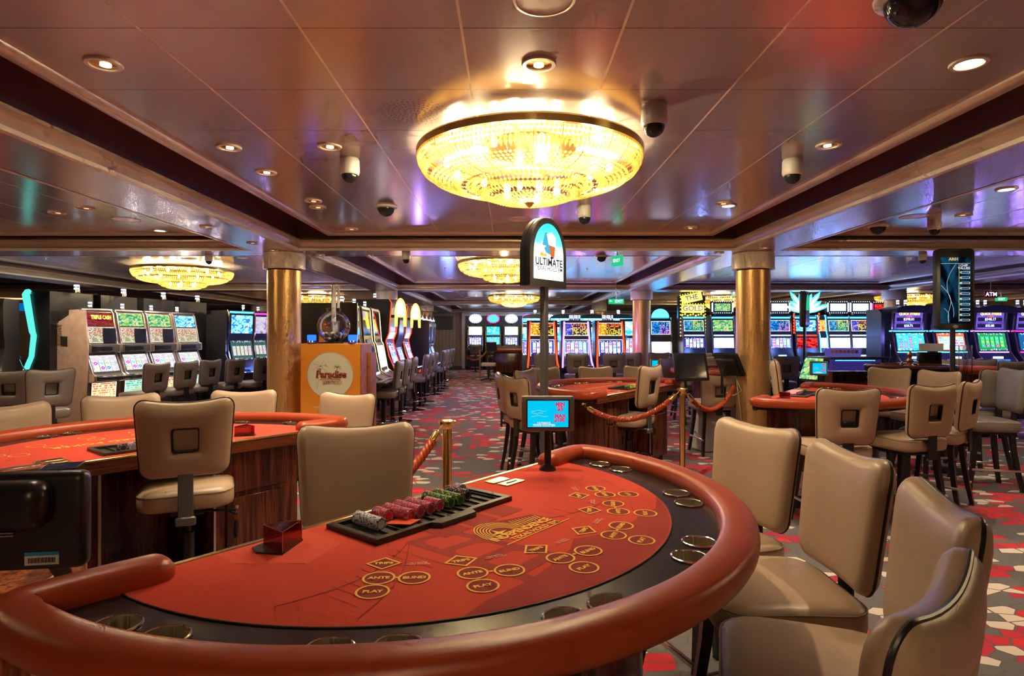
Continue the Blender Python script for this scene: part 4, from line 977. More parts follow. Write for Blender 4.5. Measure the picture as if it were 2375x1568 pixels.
# orange cut card, discard boxes, cards
o = part('cut_card', MB().box((0, 0, 0), (.06, .09, .0015)), simple('orange_card', (.85, .10, .03), .4)); o.matrix_world = TM1 @ T(.175, .195, ZF+.013) @ RX(.10) @ RZ(.3); tag(o, 'orange cut card lying in front of the red chips in the foreground tray', 'card')
def discard(tm, x, y, rot, label, s=1.0):
    t = thing('discard_holder', label, 'discard holder', (0, 0, 0), 0, 'red acrylic discard holders'); t.matrix_world = tm @ T(x, y, ZF+.001) @ RZ(rot) @ Matrix.Scale(s, 4)
    cpart('base', 'dh_b', lambda: MB().prism([(-.055, -.03), (.055, -.03), (.055, .045), (-.02, .075), (-.055, .045)], 0, .004), M['black'], t)
    cpart('box', 'dh_a', lambda: MB().prism([(-.052, -.028), (.052, -.028), (.0, .055)], .004, .058), M['redacrylic'], t)
    cpart('edge_lines', 'dh_e', lambda: MB().tube([(-.052, -.028, .058), (.052, -.028, .058), (0, .055, .058)], .0012, 4, closed=True).tube([(-.052, -.028, .006), (-.052, -.028, .058)], .0012, 4).tube([(.052, -.028, .006), (.052, -.028, .058)], .0012, 4), simple('red_acrylic_edge', (.6, .12, .12), .2), t)
discard(TM1, .50, .085, PI+.55, 'red triangular discard holder on the foreground table')
discard(TM2, .47, .10, -.6, 'red triangular discard holder on the left table')
discard(TM4, .50, .14, PI+.3, 'red discard holder on the right table beside its chip tray')
o = part('label_plate', MB().box((0, 0, .002), (.15, .05, .004), .001, 1).box((.02, 0, .0045), (.09, .02, .001)), M['steel']); o.matrix_world = TM2 @ T(-.56, .045, ZF+.001); tag(o, 'silver slot plate on the felt of the left table', 'metal plate')

# ------------------------------------------------------------ chairs
def fdir(x0, y0, x1, y1): return math.atan2(y1-y0, x1-x0)
GF = 'players chairs around the foreground table'
cT1 = (-.358, 2.052)
for (x, y, an, lb) in ((1.07, 2.61, 201, 'tan chair at the foreground table nearest the brass post, farthest of its row'), (1.135, 2.02, 179, 'tan chair second along the foreground table, its seat half under the armrest'),
                    (1.02, 1.43, 161, 'tan chair third along the foreground table, seen between two others'), (.66, .945, 133, 'tan chair at the lower right corner seen from its back edge with black piping'),
                    (-.03, .585, 105, 'tan chair whose top edge only shows at the bottom of the picture')):
    table_chair(x, y, math.radians(an), lb, GF, zt=1.115)
GL = 'players chairs behind the left table'
cT2 = (-1.72, 2.98)
for (px, Y, lb) in ((283, 4.22, 'tan chair facing the camera behind the left table, below the lit slots'), (566, 4.55, 'tan chair behind the left table beside the gold column'),
                    (806, 4.32, 'brightly lit tan chair in front of the orange lottery stand'), (15, 3.62, 'tan chair at the left picture edge behind the left table')):
    x = (px-CX)*Y/F_PX; table_chair(x, Y, fdir(x, Y, *cT2), lb, GL, zt=1.08)
GM = 'players chairs around the middle table'; cT3 = (1.41, 6.37)
for (px, Y, lb, da) in ((1163, 6.5, 'tan chair leftmost at the middle table, its rear seen side on', .25), (1197, 5.9, 'tan chair with square handle hole just left of the small sign screen', .2), (1218, 7.1, 'tan chair behind the pair left of the grey sign post', 0),
                        (1264, 7.65, 'tan chair behind the middle table just behind the grey sign post', 0), (1381, 7.85, 'tan chair centred behind the middle table', 0), (1488, 8.0, 'tan chair behind the middle table under the second gold column', 0)):
    x = (px-CX)*Y/F_PX; table_chair(x, Y, fdir(x, Y, *cT3)+da, lb, GM, zt=1.09)
GR = 'players chairs around the right table'; cT4 = (2.70, 5.9)
for (px, Y, lb, da) in ((1967, 4.42, 'tan chair with square handle hole nearest to the camera at the right table', .15), (2163, 4.75, 'tan chair with square handle hole at the right table, second from the left', -.25), (2250, 5.15, 'tan chair at the right table turned side on with blue lit top', -.35),
                        (2178, 6.6, 'tan chair facing us at the far side of the right table', .0), (2062, 7.2, 'tan chair behind the right table with a post shadow on its back', .0)):
    x = (px-CX)*Y/F_PX; table_chair(x, Y, fdir(x, Y, *cT4)+da, lb, GR, zt=1.11)
table_chair(PY(2352, 5.9).x, 5.9, PI*.93, 'dark tan chair at the right picture edge seen from its side', 'chairs along the right edge', zt=1.17, leather=M['grey_leather'])
table_chair(PY(2352, 6.4).x, 6.6, PI*.55, 'grey chair with dark seat beside the right picture edge', 'chairs along the right edge', zt=1.13, leather=M['grey_leather'])
for (px, Y, lb) in ((1546, 10.5, 'tan chair behind the black monitor, left one'), (1576, 11.3, 'tan chair just right of the second gold column'), (1632, 11.2, 'tan chair behind the far table in front of the gold marquee slot'), (1702, 11.2, 'tan chair behind the far table left of the thick gold column')):
    x = (px-CX)*Y/F_PX; table_chair(x, Y, fdir(x, Y, 3.72, 9.5), lb, 'players chairs around the far table', zt=1.10)
dealer_stool(-.635, 2.50, -1.30, 'tan dealer chair facing the camera behind the foreground chip tray', 1.125)
dealer_stool(-1.555, 2.88, math.radians(116), 'tan swivel dealer stool with square handle hole in front of the left table', 1.335, .895)
dealer_stool(1.41, 6.02, math.radians(142), 'tan dealer stool in front of the middle table chip tray', 1.20)
dealer_stool(PY(1785, 6.5).x, 6.35, math.radians(-22), 'tan dealer chair leaning at the right table beside the gold column', 1.24)
table_chair(PY(1650, 7.7).x, 7.4, math.radians(95), 'tan chair half hidden behind the brass post and black monitor', 'chairs by the service monitors', zt=1.02)

# ------------------------------------------------------------ posts, ropes
def stanchion(x, y, label, h=1.0, hooks=()):
    t = thing('stanchion', label, 'rope post', (x, y, 0), 0, 'brass rope posts')
    cpart('post', 'st_post', lambda: MB().lathe([(.027, .02), (.027, .955), (.001, .955)], 24), M['brass'], t)
    cpart('cap', 'st_cap', lambda: MB().lathe([(.027, .955), (.032, .957), (.050, .985), (.052, 1.0), (.044, 1.003), (.034, .994), (.001, .994)], 24), M['brass'], t)
    cpart('base', 'st_base', lambda: MB().lathe([(.001, 0), (.16, 0), (.16, .008), (.10, .022), (.03, .03), (.001, .03)], 32), M['brass'], t)
    return t
stanchion(-.362, 3.50, 'brass rope post right of the tan dealer chair, nearest to the camera')
stanchion(1.625, 5.62, 'brass rope post left of the tan foreground chairs, holding the red rope')
stanchion(PY(1113, 20.6).x, 20.6, 'distant brass rope post at the end of the carpet aisle')
stanchion(PY(1131, 22.5).x, 22.5, 'farthest brass rope post, beside the swivel chair')
stanchion(PY(1845, 11.6).x, 11.6, 'brass rope post right of the thick gold column')
def rope(a, b, sag, label, r=.022, end0=True, end1=True, n=30):
    a, b = Vector(a), Vector(b); t = thing('rope', label, 'barrier rope', tuple(a), 0, 'red braided ropes')
    pts = [a.lerp(b, i/n)-Vector((0, 0, sag*4*(i/n)*(1-i/n))) for i in range(n+1)]
    loc = [p-a for p in pts]; k = max(1, int(n*.10)); body = loc[k:-k]
    m = MB()
    dense = []
    for i in range(len(body)-1):
        for q in range(6): dense.append(body[i].lerp(body[i+1], q/6))
    dense.append(body[-1]); L = [0]
    for p, q in zip(dense, dense[1:]): L.append(L[-1]+(q-p).length)
    m.tube(dense, [r*(1+.0*0) for _ in dense], 10)
    for ph in range(4):       # braid strands
        st = []; d0 = None
        for p, q, l in zip(dense, dense[1:]+[dense[-1]*2-dense[-2]], L):
            d = (q-p).normalized(); x = d.cross(Vector((0, 0, 1))).normalized(); y = x.cross(d); an = l/(r*5)*2*PI+ph*PI/2; st.append(p+x*r*.62*math.cos(an)+y*r*.62*math.sin(an))
        m.tube(st, r*.55, 6)
    part('braid', m, M['rail'], t)
    for on, s0, s1 in ((end0, loc[0], loc[k]), (end1, loc[-1], loc[-k-1])):
        if on:
            d = (s1-s0); part('end_fitting', MB().tube([s0+d*.45, s0+d*.55, s1, s1+d*.06], [.010, .022, .026, .024], 12), M['brass'], t)
            part('hook', MB().tube([s0+Vector((.0, 0, .0)), s0+d*.15+Vector((.01, 0, .012)), s0+d*.3+Vector((-.008, 0, -.008)), s0+d*.5], .006, 6).ball(s0, .012, 8), M['brass'], t)
    return t
q = P(1352, 940, .86); rope((q.x, q.y, .87), (1.60, 5.60, .985), .20, 'red braided rope swagging from the middle table armrest to the brass post')
rope((-.385, 3.47, .985), (-.86, 3.05, .60), .12, 'red braided rope falling behind the tan dealer chair from the nearest brass post', end1=False)
rope((1.65, 5.64, .985), (2.75, 7.2, 1.0), .28, 'dark red rope swagging behind the brass post towards the gold column', end1=False)
rope(PY(1113, 20.6, .97), PY(1080, 21.5, .8), .15, 'distant red rope hooked to the far brass post', r=.03); rope(PY(1080, 21.5, .75), PY(1131, 22.5, .97), .25, 'distant red rope behind the far brass posts', r=.03)

# ------------------------------------------------------------ signs and screens
def sign_screen(x, y, rz, label, w_=.222, h_=.148, zc=1.17, name='table_limit_display', mat=None, base_z=ZF, txt=True):
    t = thing(name, label, 'display', (x, y, base_z), rz, 'small table limit screens')
    part('stand', MB().cyl((0, 0, .004), (0, 0, zc-base_z), .0145, n=16).lathe([(.001, .026), (.016, .026), (.032, .012), (.036, .006), (.036, 0), (.001, 0)], 24), M['satin_black'], t)
    hs = part('housing', MB().box((0, 0, zc-base_z), (w_, .035, h_), .008, 2).box((0, .022, zc-base_z), (w_*.7, .03, h_*.7), .008, 2), M['post_grey'], t)
    part('bezel', MB().box((0, -.018, zc-base_z), (w_*.83, .004, h_*.82), .001, 1), M['black'], t)
    sw, sh = w_*.77, h_*.75; z0 = zc-base_z
    m = MB(); m.quad((-sw/2, -.0215, z0-sh/2), (sw/2, -.0215, z0-sh/2), (sw/2, -.0215, z0+sh/2), (-sw/2, -.0215, z0+sh/2)); sc = part('screen', m, mat or S['cyansolid'], t, smooth=False)
    if txt:
        m = MB()
        for s, a, b, sz in (('MIN', .30, .36, .022), ('$5', .30, .20, .026), ('MAX', .30, -.08, .022), ('$100', .28, -.23, .022)): m.merge(text_mb(s, sz, .0012, .0001).xf(T(a*sw, -.0222, z0+b*sh) @ UP))
        part('limit_text', m, M['redtext'], sc)
        m = MB()
        for s, a, b, sz in (('ULTIMATE', -.10, -.35, .012), ("TEXAS HOLD'EM", -.10, -.43, .0125)): m.merge(text_mb(s, sz, .0006, .0001).xf(T(a*sw, -.0222, z0+b*sh) @ UP))
        for b, wd in ((.12, .38), (.02, .30), (-.08, .42)):
            m.tube([((-.42+wd*f)*sw, -.0222, z0+(b+.05*math.sin(f*9+b*30)*.5)*sh) for f in [i/14 for i in range(15)]], .0006, 4)
        part('white_text', m, M['screen_white'], sc)
    return t
sign_screen(.163, 2.54, .0, 'small cyan table limit screen on a black stand on the foreground table')
q = PY(1266, 2.95)
t = thing('game_sign', 'arched lit sign reading ULTIMATE on a tall grey post behind the small cyan screen', 'sign', (PY(1262, 2.93).x, 2.93, 0), math.radians(50.6))
part('post', MB().box((0, 0, 1.30), (.031, .031, .92), .002, 1), M['post_grey'], t)
part('clamp', MB().box((0, -.01, .86), (.06, .05, .10), .004, 1), M['satin_black'], t)
part('screws', MB().cyl((-.017, 0, 1.62), (-.0155, 0, 1.62), .003, n=8).cyl((-.017, 0, 1.70), (-.0155, 0, 1.70), .003, n=8), M['steel'], t)
def arch(wd, h0, h1, n=24):  # outline x, z: straight sides to h1 then half ellipse
    return [(-wd, 0), (wd, 0), (wd, h0)]+[(wd*math.cos(a), h0+(h1-h0)*math.sin(a)) for a in [PI*i/n for i in range(1, n)]]+[(-wd, h0)]
def arch_mb(wd, h0, h1, y0, y1, inset=0):
    o = arch(wd, h0, h1); return MB().xf(Matrix()) if 0 else loft(MB(), [[(x, y0, z) for x, z in o], [(x, y1, z) for x, z in o]])
ZB = 1.735
hs = part('housing', loft(MB(), [[(x*.97, -.028, z) for x, z in arch(.155, .15, .335)], [(x, -.022, z) for x, z in arch(.158, .15, .338)], [(x, -.004, z) for x, z in arch(.158, .15, .338)], [(x*.97, -.002, z) for x, z in arch(.158, .15, .336)], [(x*.97, .002, z) for x, z in arch(.158, .15, .336)], [(x, .004, z) for x, z in arch(.158, .15, .338)], [(x, .026, z) for x, z in arch(.158, .15, .338)], [(x*.97, .03, z) for x, z in arch(.155, .15, .335)]]), M['satin_black'], t, (0, 0, ZB))
m, n = newmat('arched_sign_glow'); co = n.n('ShaderNodeTexCoord').outputs['Object']; z_ = n.n('ShaderNodeSeparateXYZ', Vector=co).outputs[2]
n.out(n.n('ShaderNodeEmission', Color=n.ramp(n.m('DIVIDE', z_, .34), [(.38, (1, 1, 1)), (.50, (.75, 1, .45)), (.62, (.10, .85, .85)), (.95, (0, .60, .9))]), Strength=1.5)); M['archglow'] = m
fc = part('lit_face', loft(MB(), [[(x, -.0285, z+.035) for x, z in arch(.122, .118, .272)], [(x, -.0300, z+.035) for x, z in arch(.122, .118, .272)]]), M['archglow'], hs)
m = MB(); m.merge(text_mb('ULTIMATE', .050, .0012, .0001, sx=.98).xf(T(.0, -.0308, .118) @ UP)).merge(text_mb("TEXAS HOLD'EM", .032, .0003, .0001, sx=.95).xf(T(.0, -.0308, .088) @ UP)); part('lettering', m, M['navytext'], fc)
# picture on the sign: playing cards, star, chips
def flat(pts, y=-.0306): return [(x, y, z) for x, z in pts]
pic = MB(); cols = [emis('sign_white', (1, 1, 1), 2.2), emis('sign_cyan', (.1, .6, .9), 1.0), emis('sign_orange', (.9, .22, .05), 1.0), emis('sign_gold', (1, .65, .1), 1.2), M['navytext']]
pic.add(flat([(-.055, .20), (-.035, .26), (-.01, .262), (.015, .155), (-.025, .165)], -.0304), [(0, 1, 2, 3, 4)], 1)
pic.add(flat([(-.02, .255), (.02, .268), (.055, .245), (.055, .195), (-.005, .205)], -.0307), [(0, 1, 2, 3, 4)], 0)
pic.add(flat([(-.003, .203), (.050, .198), (.042, .142), (.015, .142)], -.0308), [(0, 1, 2, 3)], 2)
pic.add(flat([(-.062+(.040 if i % 2 == 0 else .016)*math.sin(PI*i/5), .185+(.040 if i % 2 == 0 else .016)*math.cos(PI*i/5)) for i in range(10)], -.0309), [tuple(range(10))], 0)
pic.add(flat([(-.075, .145), (-.02, .147), (-.02, .158), (-.068, .165)], -.0305), [(0, 1, 2, 3)], 3)
pic.add(flat([(.005, .142), (.020, .135), (.035, .142), (.02, .150)], -.0310), [(0, 1, 2, 3)], 4)
pic.add(flat([(.05, .145), (.095, .150), (.075, .19), (.05, .18)], -.0306), [(0, 1, 2, 3)], 0)
part('picture', pic, cols, fc, smooth=False)
# tall chip value display
t = thing('chip_value_display', 'tall black portrait screen headed AR01 on a pole on the right', 'display', (PY(2212, 6.6).x, 6.6, 0), -.10)
part('pole', MB().cyl((0, .02, .01), (0, .02, 1.62), .026, n=20).lathe([(.001, 0), (.2, 0), (.2, .012), (.03, .03)], 28, (0, .02, 0)), M['satin_black'], t)
hs = part('housing', loft(MB(), [[(x, y, z+2.01) for x, z in rr(a, b, .05)] for a, b, y in ((.38, .87, -.03), (.40, .89, -.022), (.40, .89, .03), (.34, .83, .05))]), M['black'], t)
sc = part('screen', MB().quad((-.155, -.032, 1.63), (.155, -.032, 1.63), (.155, -.032, 2.36), (-.155, -.032, 2.36)), S['chipv'], t, smooth=False)
m = MB().merge(text_mb('AR01', .045, .0008, .0001).xf(T(-.02, -.034, 2.335) @ UP)); part('title_text', m, M['screen_gold'], sc)
m = MB().merge(text_mb('CHIP', .036, .001, .0001).xf(T(.085, -.034, 2.265) @ UP)).merge(text_mb('VALUES', .036, .001, .0001).xf(T(.085, -.034, 2.235) @ UP))
for i in range(10):
    z = 2.19-i*.058
    for dz in (-.009, .009): m.box((.098, -.0335, z+dz), (.09, .001, .004))
    for dx in (-.045, .045): m.box((.098+dx, -.0335, z), (.007, .001, .020))
m.box((0, -.0335, 2.288), (.30, .001, .003))
for (s, e, b) in (((-.15, 2.05), (-.02, 1.66), .05), ((.0, 2.28), (-.08, 1.70), -.06), ((-.12, 1.80), (-.05, 1.64), .02)): m.tube([(s[0]+(e[0]-s[0])*f+b*math.sin(PI*f*1.5), -.0335, s[1]+(e[1]-s[1])*f) for f in [i/16 for i in range(17)]], .0015, 4)
part('white_marks', m, M['screen_white'], sc)
part('divider', MB().box((.035, -.0338, 1.97), (.004, .001, .64)), M['screen_gold'], sc)
ch = MB()
for i in range(10): ch.lathe([(.012, 0), (.001, 0)], 16, (0, 0, 0), mi=i % 3); ch.v[-32:] = [tuple(T(.052, -.0338, 2.19-i*.058) @ UP @ Vector(v)) for v in ch.v[-32:]]
part('chip_symbols', ch, [emis('chip_cyan', (.05, .5, .8), 1), emis('chip_pink', (.8, .4, .4), .8), M['teal_e']], sc, smooth=False)
part('badge', MB().lathe([(.03, 0), (.001, 0)], 24).xf(T(0, -.034, 1.595) @ UP @ Matrix.Scale(.6, 4, (0, 1, 0))), M['steel'], hs)

def hang_sign(px, py, Y, w_, h_, body, txtlist, label, rz=0, tm='white_e', z0=None):
    p = PY(px, Y); z = CAM_H-(py-CY)*Y/F_PX if z0 is None else z0
    t = thing('hanging_sign', label, 'sign', (p.x, Y, z), rz, 'hanging ceiling signs')
    part('panel', MB().box((0, 0, 0), (w_, .03, h_), .003, 1), body, t)
    m = MB()
    for s, sz, a in txtlist: m.merge(text_mb(s, sz, .001, .0001).xf(T(a, -.017, 0) @ UP))
    part('lettering', m, M[tm], t)
    part('bracket', MB().cyl((0, 0, h_/2), (0, 0, (Z_SOFFIT if Y < 7.5 else Z_CEIL)-z+.001), .008, n=8), M['steel'], t)
hang_sign(1429, 699, 13.2, .34, .11, M['green_e'], [('\u2190', .09, -.12), ('EXIT', .085, .06)], 'green exit sign with arrow in front of the small far column')
hang_sign(1432, 595, 7.3, .16, .13, M['green_e'], [('EXIT', .055, 0)], 'green exit sign hanging from the cross soffit, turned nearly edge on', rz=-.9, z0=2.41)
hang_sign(2298, 683, 12.8, .27, .14, M['magenta_e'] if 0 else simple('crimson_sign', (.6, .02, .10), .4), [('ATM', .12, 0)], 'crimson ATM sign hanging on the right')
hang_sign(2322, 694, 15.5, .30, .10, M['green_e'], [('EXIT', .085, 0)], 'green exit sign right of the crimson ATM sign')

# service monitors
def monitor(x, y, z, rz, tilt, label, w_=.34, h_=.26, arm=True, pole_to=None):
    t = thing('service_monitor', label, 'monitor', (x, y, z), rz, 'dealers monitors on swivel arms')
    R = (tilt, 0, 0)
    part('housing', MB().box((0, 0, 0), (w_, .045, h_), .012, 2).box((0, .035, -.01), (w_*.8, .05, h_*.72), .02, 3), M['black'], t, None, R)
    part('screen', MB().quad((-w_*.42, -.0240, -h_*.40), (w_*.42, -.0240, -h_*.40), (w_*.42, -.0240, h_*.40), (-w_*.42, -.0240, h_*.40)), M['darkscreen'], t, None, R, smooth=False)
    if pole_to is not None: part('arm', MB().tube([(0, .05, -.02), (0, .12, -.06), (0, .12, pole_to-z)], .016, 8), M['satin_black'], t)
    return t
monitor(2.12, 7.0, 1.13, math.radians(12), -.25, 'black touch monitor above the rope beside the middle table', .42, .33, pole_to=.86)
monitor(2.66, 7.25, 1.15, math.radians(118), -.5, 'black monitor turned away just left of the thick gold column', .36, .30, pole_to=.80)
t = thing('service_monitor', 'black monitor at the lower left corner seen from behind with a bar code label', 'monitor', (-1.285, 1.50, 0), math.radians(8), 'dealers monitors on swivel arms')
Rm = (.16, 0, 0)
part('housing', MB().box((0, 0, 1.035), (.43, .05, .245), .02, 3), M['black'], t, None, None)
part('rear_cover', MB().box((-.04, -.045, 1.085), (.38, .085, .12), .040, 5), M['satin_black'], t)
part('vent', MB().box((.02, -.028, 1.012), (.075, .006, .003)).box((.02, -.028, 1.005), (.075, .006, .003)), M['steel'], t)
lb_ = part('asset_label', MB().box((.12, -.0262, .945), (.078, .001, .032), 0), M['white'], t)
m = MB()
for i in range(24): m.box((.090+i*.0026, -.0270, .941), (.0013 if i % 3 else .002, .0006, .013))
part('bar_code', m, M['gap'], lb_); part('label_stripe', MB().box((.12, -.0268, .957), (.078, .0008, .009)), simple('blue_label', (.02, .35, .8), .5), lb_)
part('arm', MB().tube([(.10, .03, .95), (.10, .10, .86), (.10, .16, .70)], .02, 8), M['satin_black'], t)
# service cabinet under it
o = part('service_cabinet', MB().box((0, 0, .39), (.50, .30, .78), .004, 1), M['orangewood'], None, (-1.62, 1.80, 0), (0, 0, .15)); tag(o, 'orange veneered cabinet under the black monitor at the lower left', 'cabinet')
t = thing('acrylic_box', 'clear acrylic discard box behind the lower left monitor', 'box', (-1.44, 1.93, .92), .4)
part('box', MB().prism([(-.05, -.05), (.05, -.05), (.05, .05), (-.05, .05)], 0, .16), glassy('smoked_acrylic', (.30, .28, .25)), t); part('rim', MB().tube([(-.05, -.05, .16), (.05, -.05, .16), (.05, .05, .16), (-.05, .05, .16)], .002, 5, closed=True).tube([(-.05, -.05, 0), (.05, -.05, 0), (.05, .05, 0), (-.05, .05, 0)], .002, 5, closed=True), M['grey_metal'], t)
part('bracket', MB().box((0, 0, -.46), (.03, .03, .92)), M['satin_black'], t)
# bin beside the middle table
o = part('waste_bin', MB().box((0, 0, .30), (.30, .30, .60), .03, 3), M['white'], None, (2.60, 7.85, 0), (0, 0, .4)); tag(o, 'cream waste bin left of the thick gold column', 'bin')
o = part('cable', MB().tube([(0, 0, 0), (.05, -.03, -.14), (-.04, -.02, -.20), (-.12, 0, -.16)], .004, 6).tube([(0, 0, 0), (.06, .02, -.4), (.10, .02, -.9)], .004, 6), M['white'], None, (2.72, 7.18, .98)); tag(o, 'white cable hanging below the monitor by the gold column', 'cable')

# ------------------------------------------------------------ lottery stand
LX, LY = PY(766, 7.0).x, 7.0
t = thing('lottery_stand', 'orange lottery stand with a round palm tree logo beside the left gold column', 'stand', (LX, LY+.28, 0), 0)
W2 = 138*7.0/F_PX/2; HT = CAM_H-(797-CY)*7.0/F_PX
part('cabinet', MB().box((0, 0, HT/2), (W2*2, .56, HT), .004, 1), M['orange'], t)
part('side_poster', MB().box((W2+.006, 0, HT/2), (.012, .54, HT-.02)).box((W2+.03, .2, HT/2-.06), (.04, .30, HT-.12)), M['brown_side'], t)
zc = CAM_H-(870-CY)*7.0/F_PX; r_ = 53*7.0/F_PX; fy = -.2815
R2 = Matrix.Translation((.0, fy, zc)) @ UP
lg = part('round_logo', MB().lathe([(r_, 0), (r_*.93, .001), (.001, .001)], 48).xf(R2), M['cream'], t, smooth=False)
part('logo_rim', MB().tube([(r_*math.cos(a), fy, zc+r_*math.sin(a)) for a in [2*PI*i/48 for i in range(48)]], .0035, 6, closed=True), M['palegreen'], lg)
m = MB().merge(text_mb('Paradise', .115, .0055, .0004, sx=.92, shear=.1).xf(T(.01, fy-.0035, zc+.005) @ UP))
for i in range(5): m.tube([(-.065+i*.044+.020*math.cos(a), fy-.003, zc-.085+.020*math.sin(a)) for a in [2*PI*k/20 for k in range(20)]], .0022, 4, closed=True)
m.tube([(-.13, fy-.003, zc+.05), (-.145, fy-.003, zc+.07), (-.10, fy-.003, zc+.072)], .004, 5)
m.tube([(-.12+f*.24, fy-.003, zc-.052+.008*math.sin(PI*f)) for f in [i/10 for i in range(11)]], .003, 5)
part('brown_lettering', m, M['browntext'], lg)
for i, (s, mt) in enumerate((('L', M['browntext']), ('O', simple('blue_print', (.02, .15, .5), .6)), ('T', M['greentext']), ('T', simple('orange_print', (.85, .25, .02), .6)), ('O', M['gold_print']))):
    part('letter', text_mb(s, .028, .001, .0004).xf(T(-.065+i*.044, fy-.003, zc-.085) @ UP), mt, lg)
def palm(cx, cz, s, y):
    m = MB()
    for a0 in (15, 60, 105, 150, 195, -25):
        a = math.radians(a0); L = []
        for i in range(7):
            f = i/6; L.append((cx+s*f*math.cos(a), cz+s*f*math.sin(a)-s*.35*f*f))
        up = [(x, z+s*.09*math.sin(PI*min(1, i/6+.12))) for i, (x, z) in enumerate(L)]; poly = L+up[::-1]; m.add([(x, y, z) for x, z in poly], [tuple(range(len(poly)))])
    return m
part('palm_leaves', palm(.085, zc+.095, .062, fy-.0034), M['greentext'], lg)
part('palm_trunk', MB().tube([(.085, fy-.003, zc+.09), (.072, fy-.003, zc+.03)], .003, 5), M['browntext'], lg)
part('palm_shadow', palm(-.12, zc+.10, .12, fy-.0018).merge(MB().tube([(-.12, fy-.0018, zc+.10), (-.15, fy-.0018, zc-.16)], .004, 4)), M['palegreen'], lg)
m = MB().merge(text_mb('YOU COULD WIN', .052, .0005, .0004).xf(T(.02, fy-.001, CAM_H-(947-CY)*7.0/F_PX) @ UP)).merge(text_mb('GIANT JACKPOTS', .052, .0005, .0004).xf(T(.015, fy-.001, CAM_H-(963-CY)*7.0/F_PX) @ UP)); part('white_lettering', m, M['whitetext'], t)
# globe on the stand
t = thing('lottery_globe', 'clear plastic lottery ball globe with a tube on top of the orange stand', 'ball globe', (PY(774, 7.15).x, 7.15, HT), 0)
gr = .192; gz = .205
part('globe', MB().lathe([(.001, .012)]+[(gr*math.sin(a), gz-gr*math.cos(a)) for a in [PI*i/24 for i in range(2, 22)]]+[(.085, gz+gr*.93), (.085, gz+gr*.93+.035), (.078, gz+gr*.93+.035)], 36), M['acrylic'], t)
part('globe_outline', MB().tube([(.086*math.cos(a), .086*math.sin(a), gz+gr*.93+.036) for a in [2*PI*i/28 for i in range(28)]], .0035, 5, closed=True), M['acrylic'], t)
part('tube', MB().cyl((0, 0, .26), (0, 0, .70), .028, n=20, caps=False).cyl((.05, .02, .42), (.05, .02, .68), .016, n=12, caps=False), simple('frosted_tube', (.9, .82, .7), .15, 0, Transmission_Weight=.35), t)
part('base', MB().box((0, 0, .008), (.30, .24, .016), .003, 1), M['black'], t)
part('ticket_card', MB().box((-.115, .20, .14), (.25, .006, .26)), M['orange'], t); part('paper_slip', MB().box((-.03, .15, .16), (.08, .004, .22)), M['white'], t)
balls = cached('lball', lambda: MB().ball((0, 0, 0), .019, 10).mesh('lottery_ball', M['white'])); 
ballb = cached('lballb', lambda: MB().ball((0, 0, 0), .019, 10).mesh('lottery_ball', simple('grey_ball', (.25, .24, .25), .4)))
random.seed(5); placed = []
for i in range(4000):
    if len(placed) >= 60: break
    z = .034+random.random()*.085; rad = math.sqrt(max(0, gr**2-(z-gz)**2))-.022
    if rad < .01: continue
    a = random.random()*2*PI; d = math.sqrt(random.random())*rad; p = Vector((d*math.cos(a), d*math.sin(a), z))
    if all((p-q).length > .0345 for q in placed): placed.append(p)
for i, p in enumerate(placed):
    o = bpy.data.objects.new('lottery_ball', balls if i % 2 else ballb); C.objects.link(o); o.location = Vector((PY(774, 7.15).x, 7.15, HT))+p; tag(o, 'small lottery ball lying in the bottom of the clear globe', 'ball', 'balls inside the lottery globe')
for px, lb in ((723, 'blue beacon lamp left of the lottery globe'), (818, 'blue beacon lamp right of the lottery globe')):
    t = thing('beacon_lamp', lb, 'lamp', (PY(px, 7.05).x, 7.05, HT), 0, 'blue beacons on the lottery stand')
    part('base', MB().lathe([(.001, 0), (.058, 0), (.058, .012), (.05, .018), (.048, .035), (.001, .035)], 20), M['chrome'], t); part('lens', MB().lathe([(.05, .035), (.052, .09), (.046, .102), (.001, .104)], 20), M['blue_e'], t)
# ------------------------------------------------------------ slot machines
def front_y(prof, z):
    best = None
    for (y0, z0), (y1, z1) in zip(prof, prof[1:]):
        if min(z0, z1)-1e-6 <= z <= max(z0, z1)+1e-6:
            y = y0 if abs(z1-z0) < 1e-6 else y0+(y1-y0)*(z-z0)/(z1-z0); best = y if best is None else min(best, y)
    return best if best is not None else prof[0][0]
GLOW = {'jackpot_slot_machine': ((.25, .2, 1), 10), 'marquee_slot_machine': ((.16, .3, 1), 9), 'neon_slot_machine': ((.45, .2, 1), 10), 'curved_slot_machine': ((.3, .3, 1), 7), 'surfboard_slot_machine': ((.4, .25, 1), 6), 'selection_slot_machine': ((.1, .4, 1), 8), 'wall_slot_machine': ((.5, .6, 1), 5), 'teardrop_slot_machine': ((.2, .3, 1), 5), 'reel_slot_machine': ((.8, .75, 1), 3)}  # colour and power of the added fill light, by slot kind
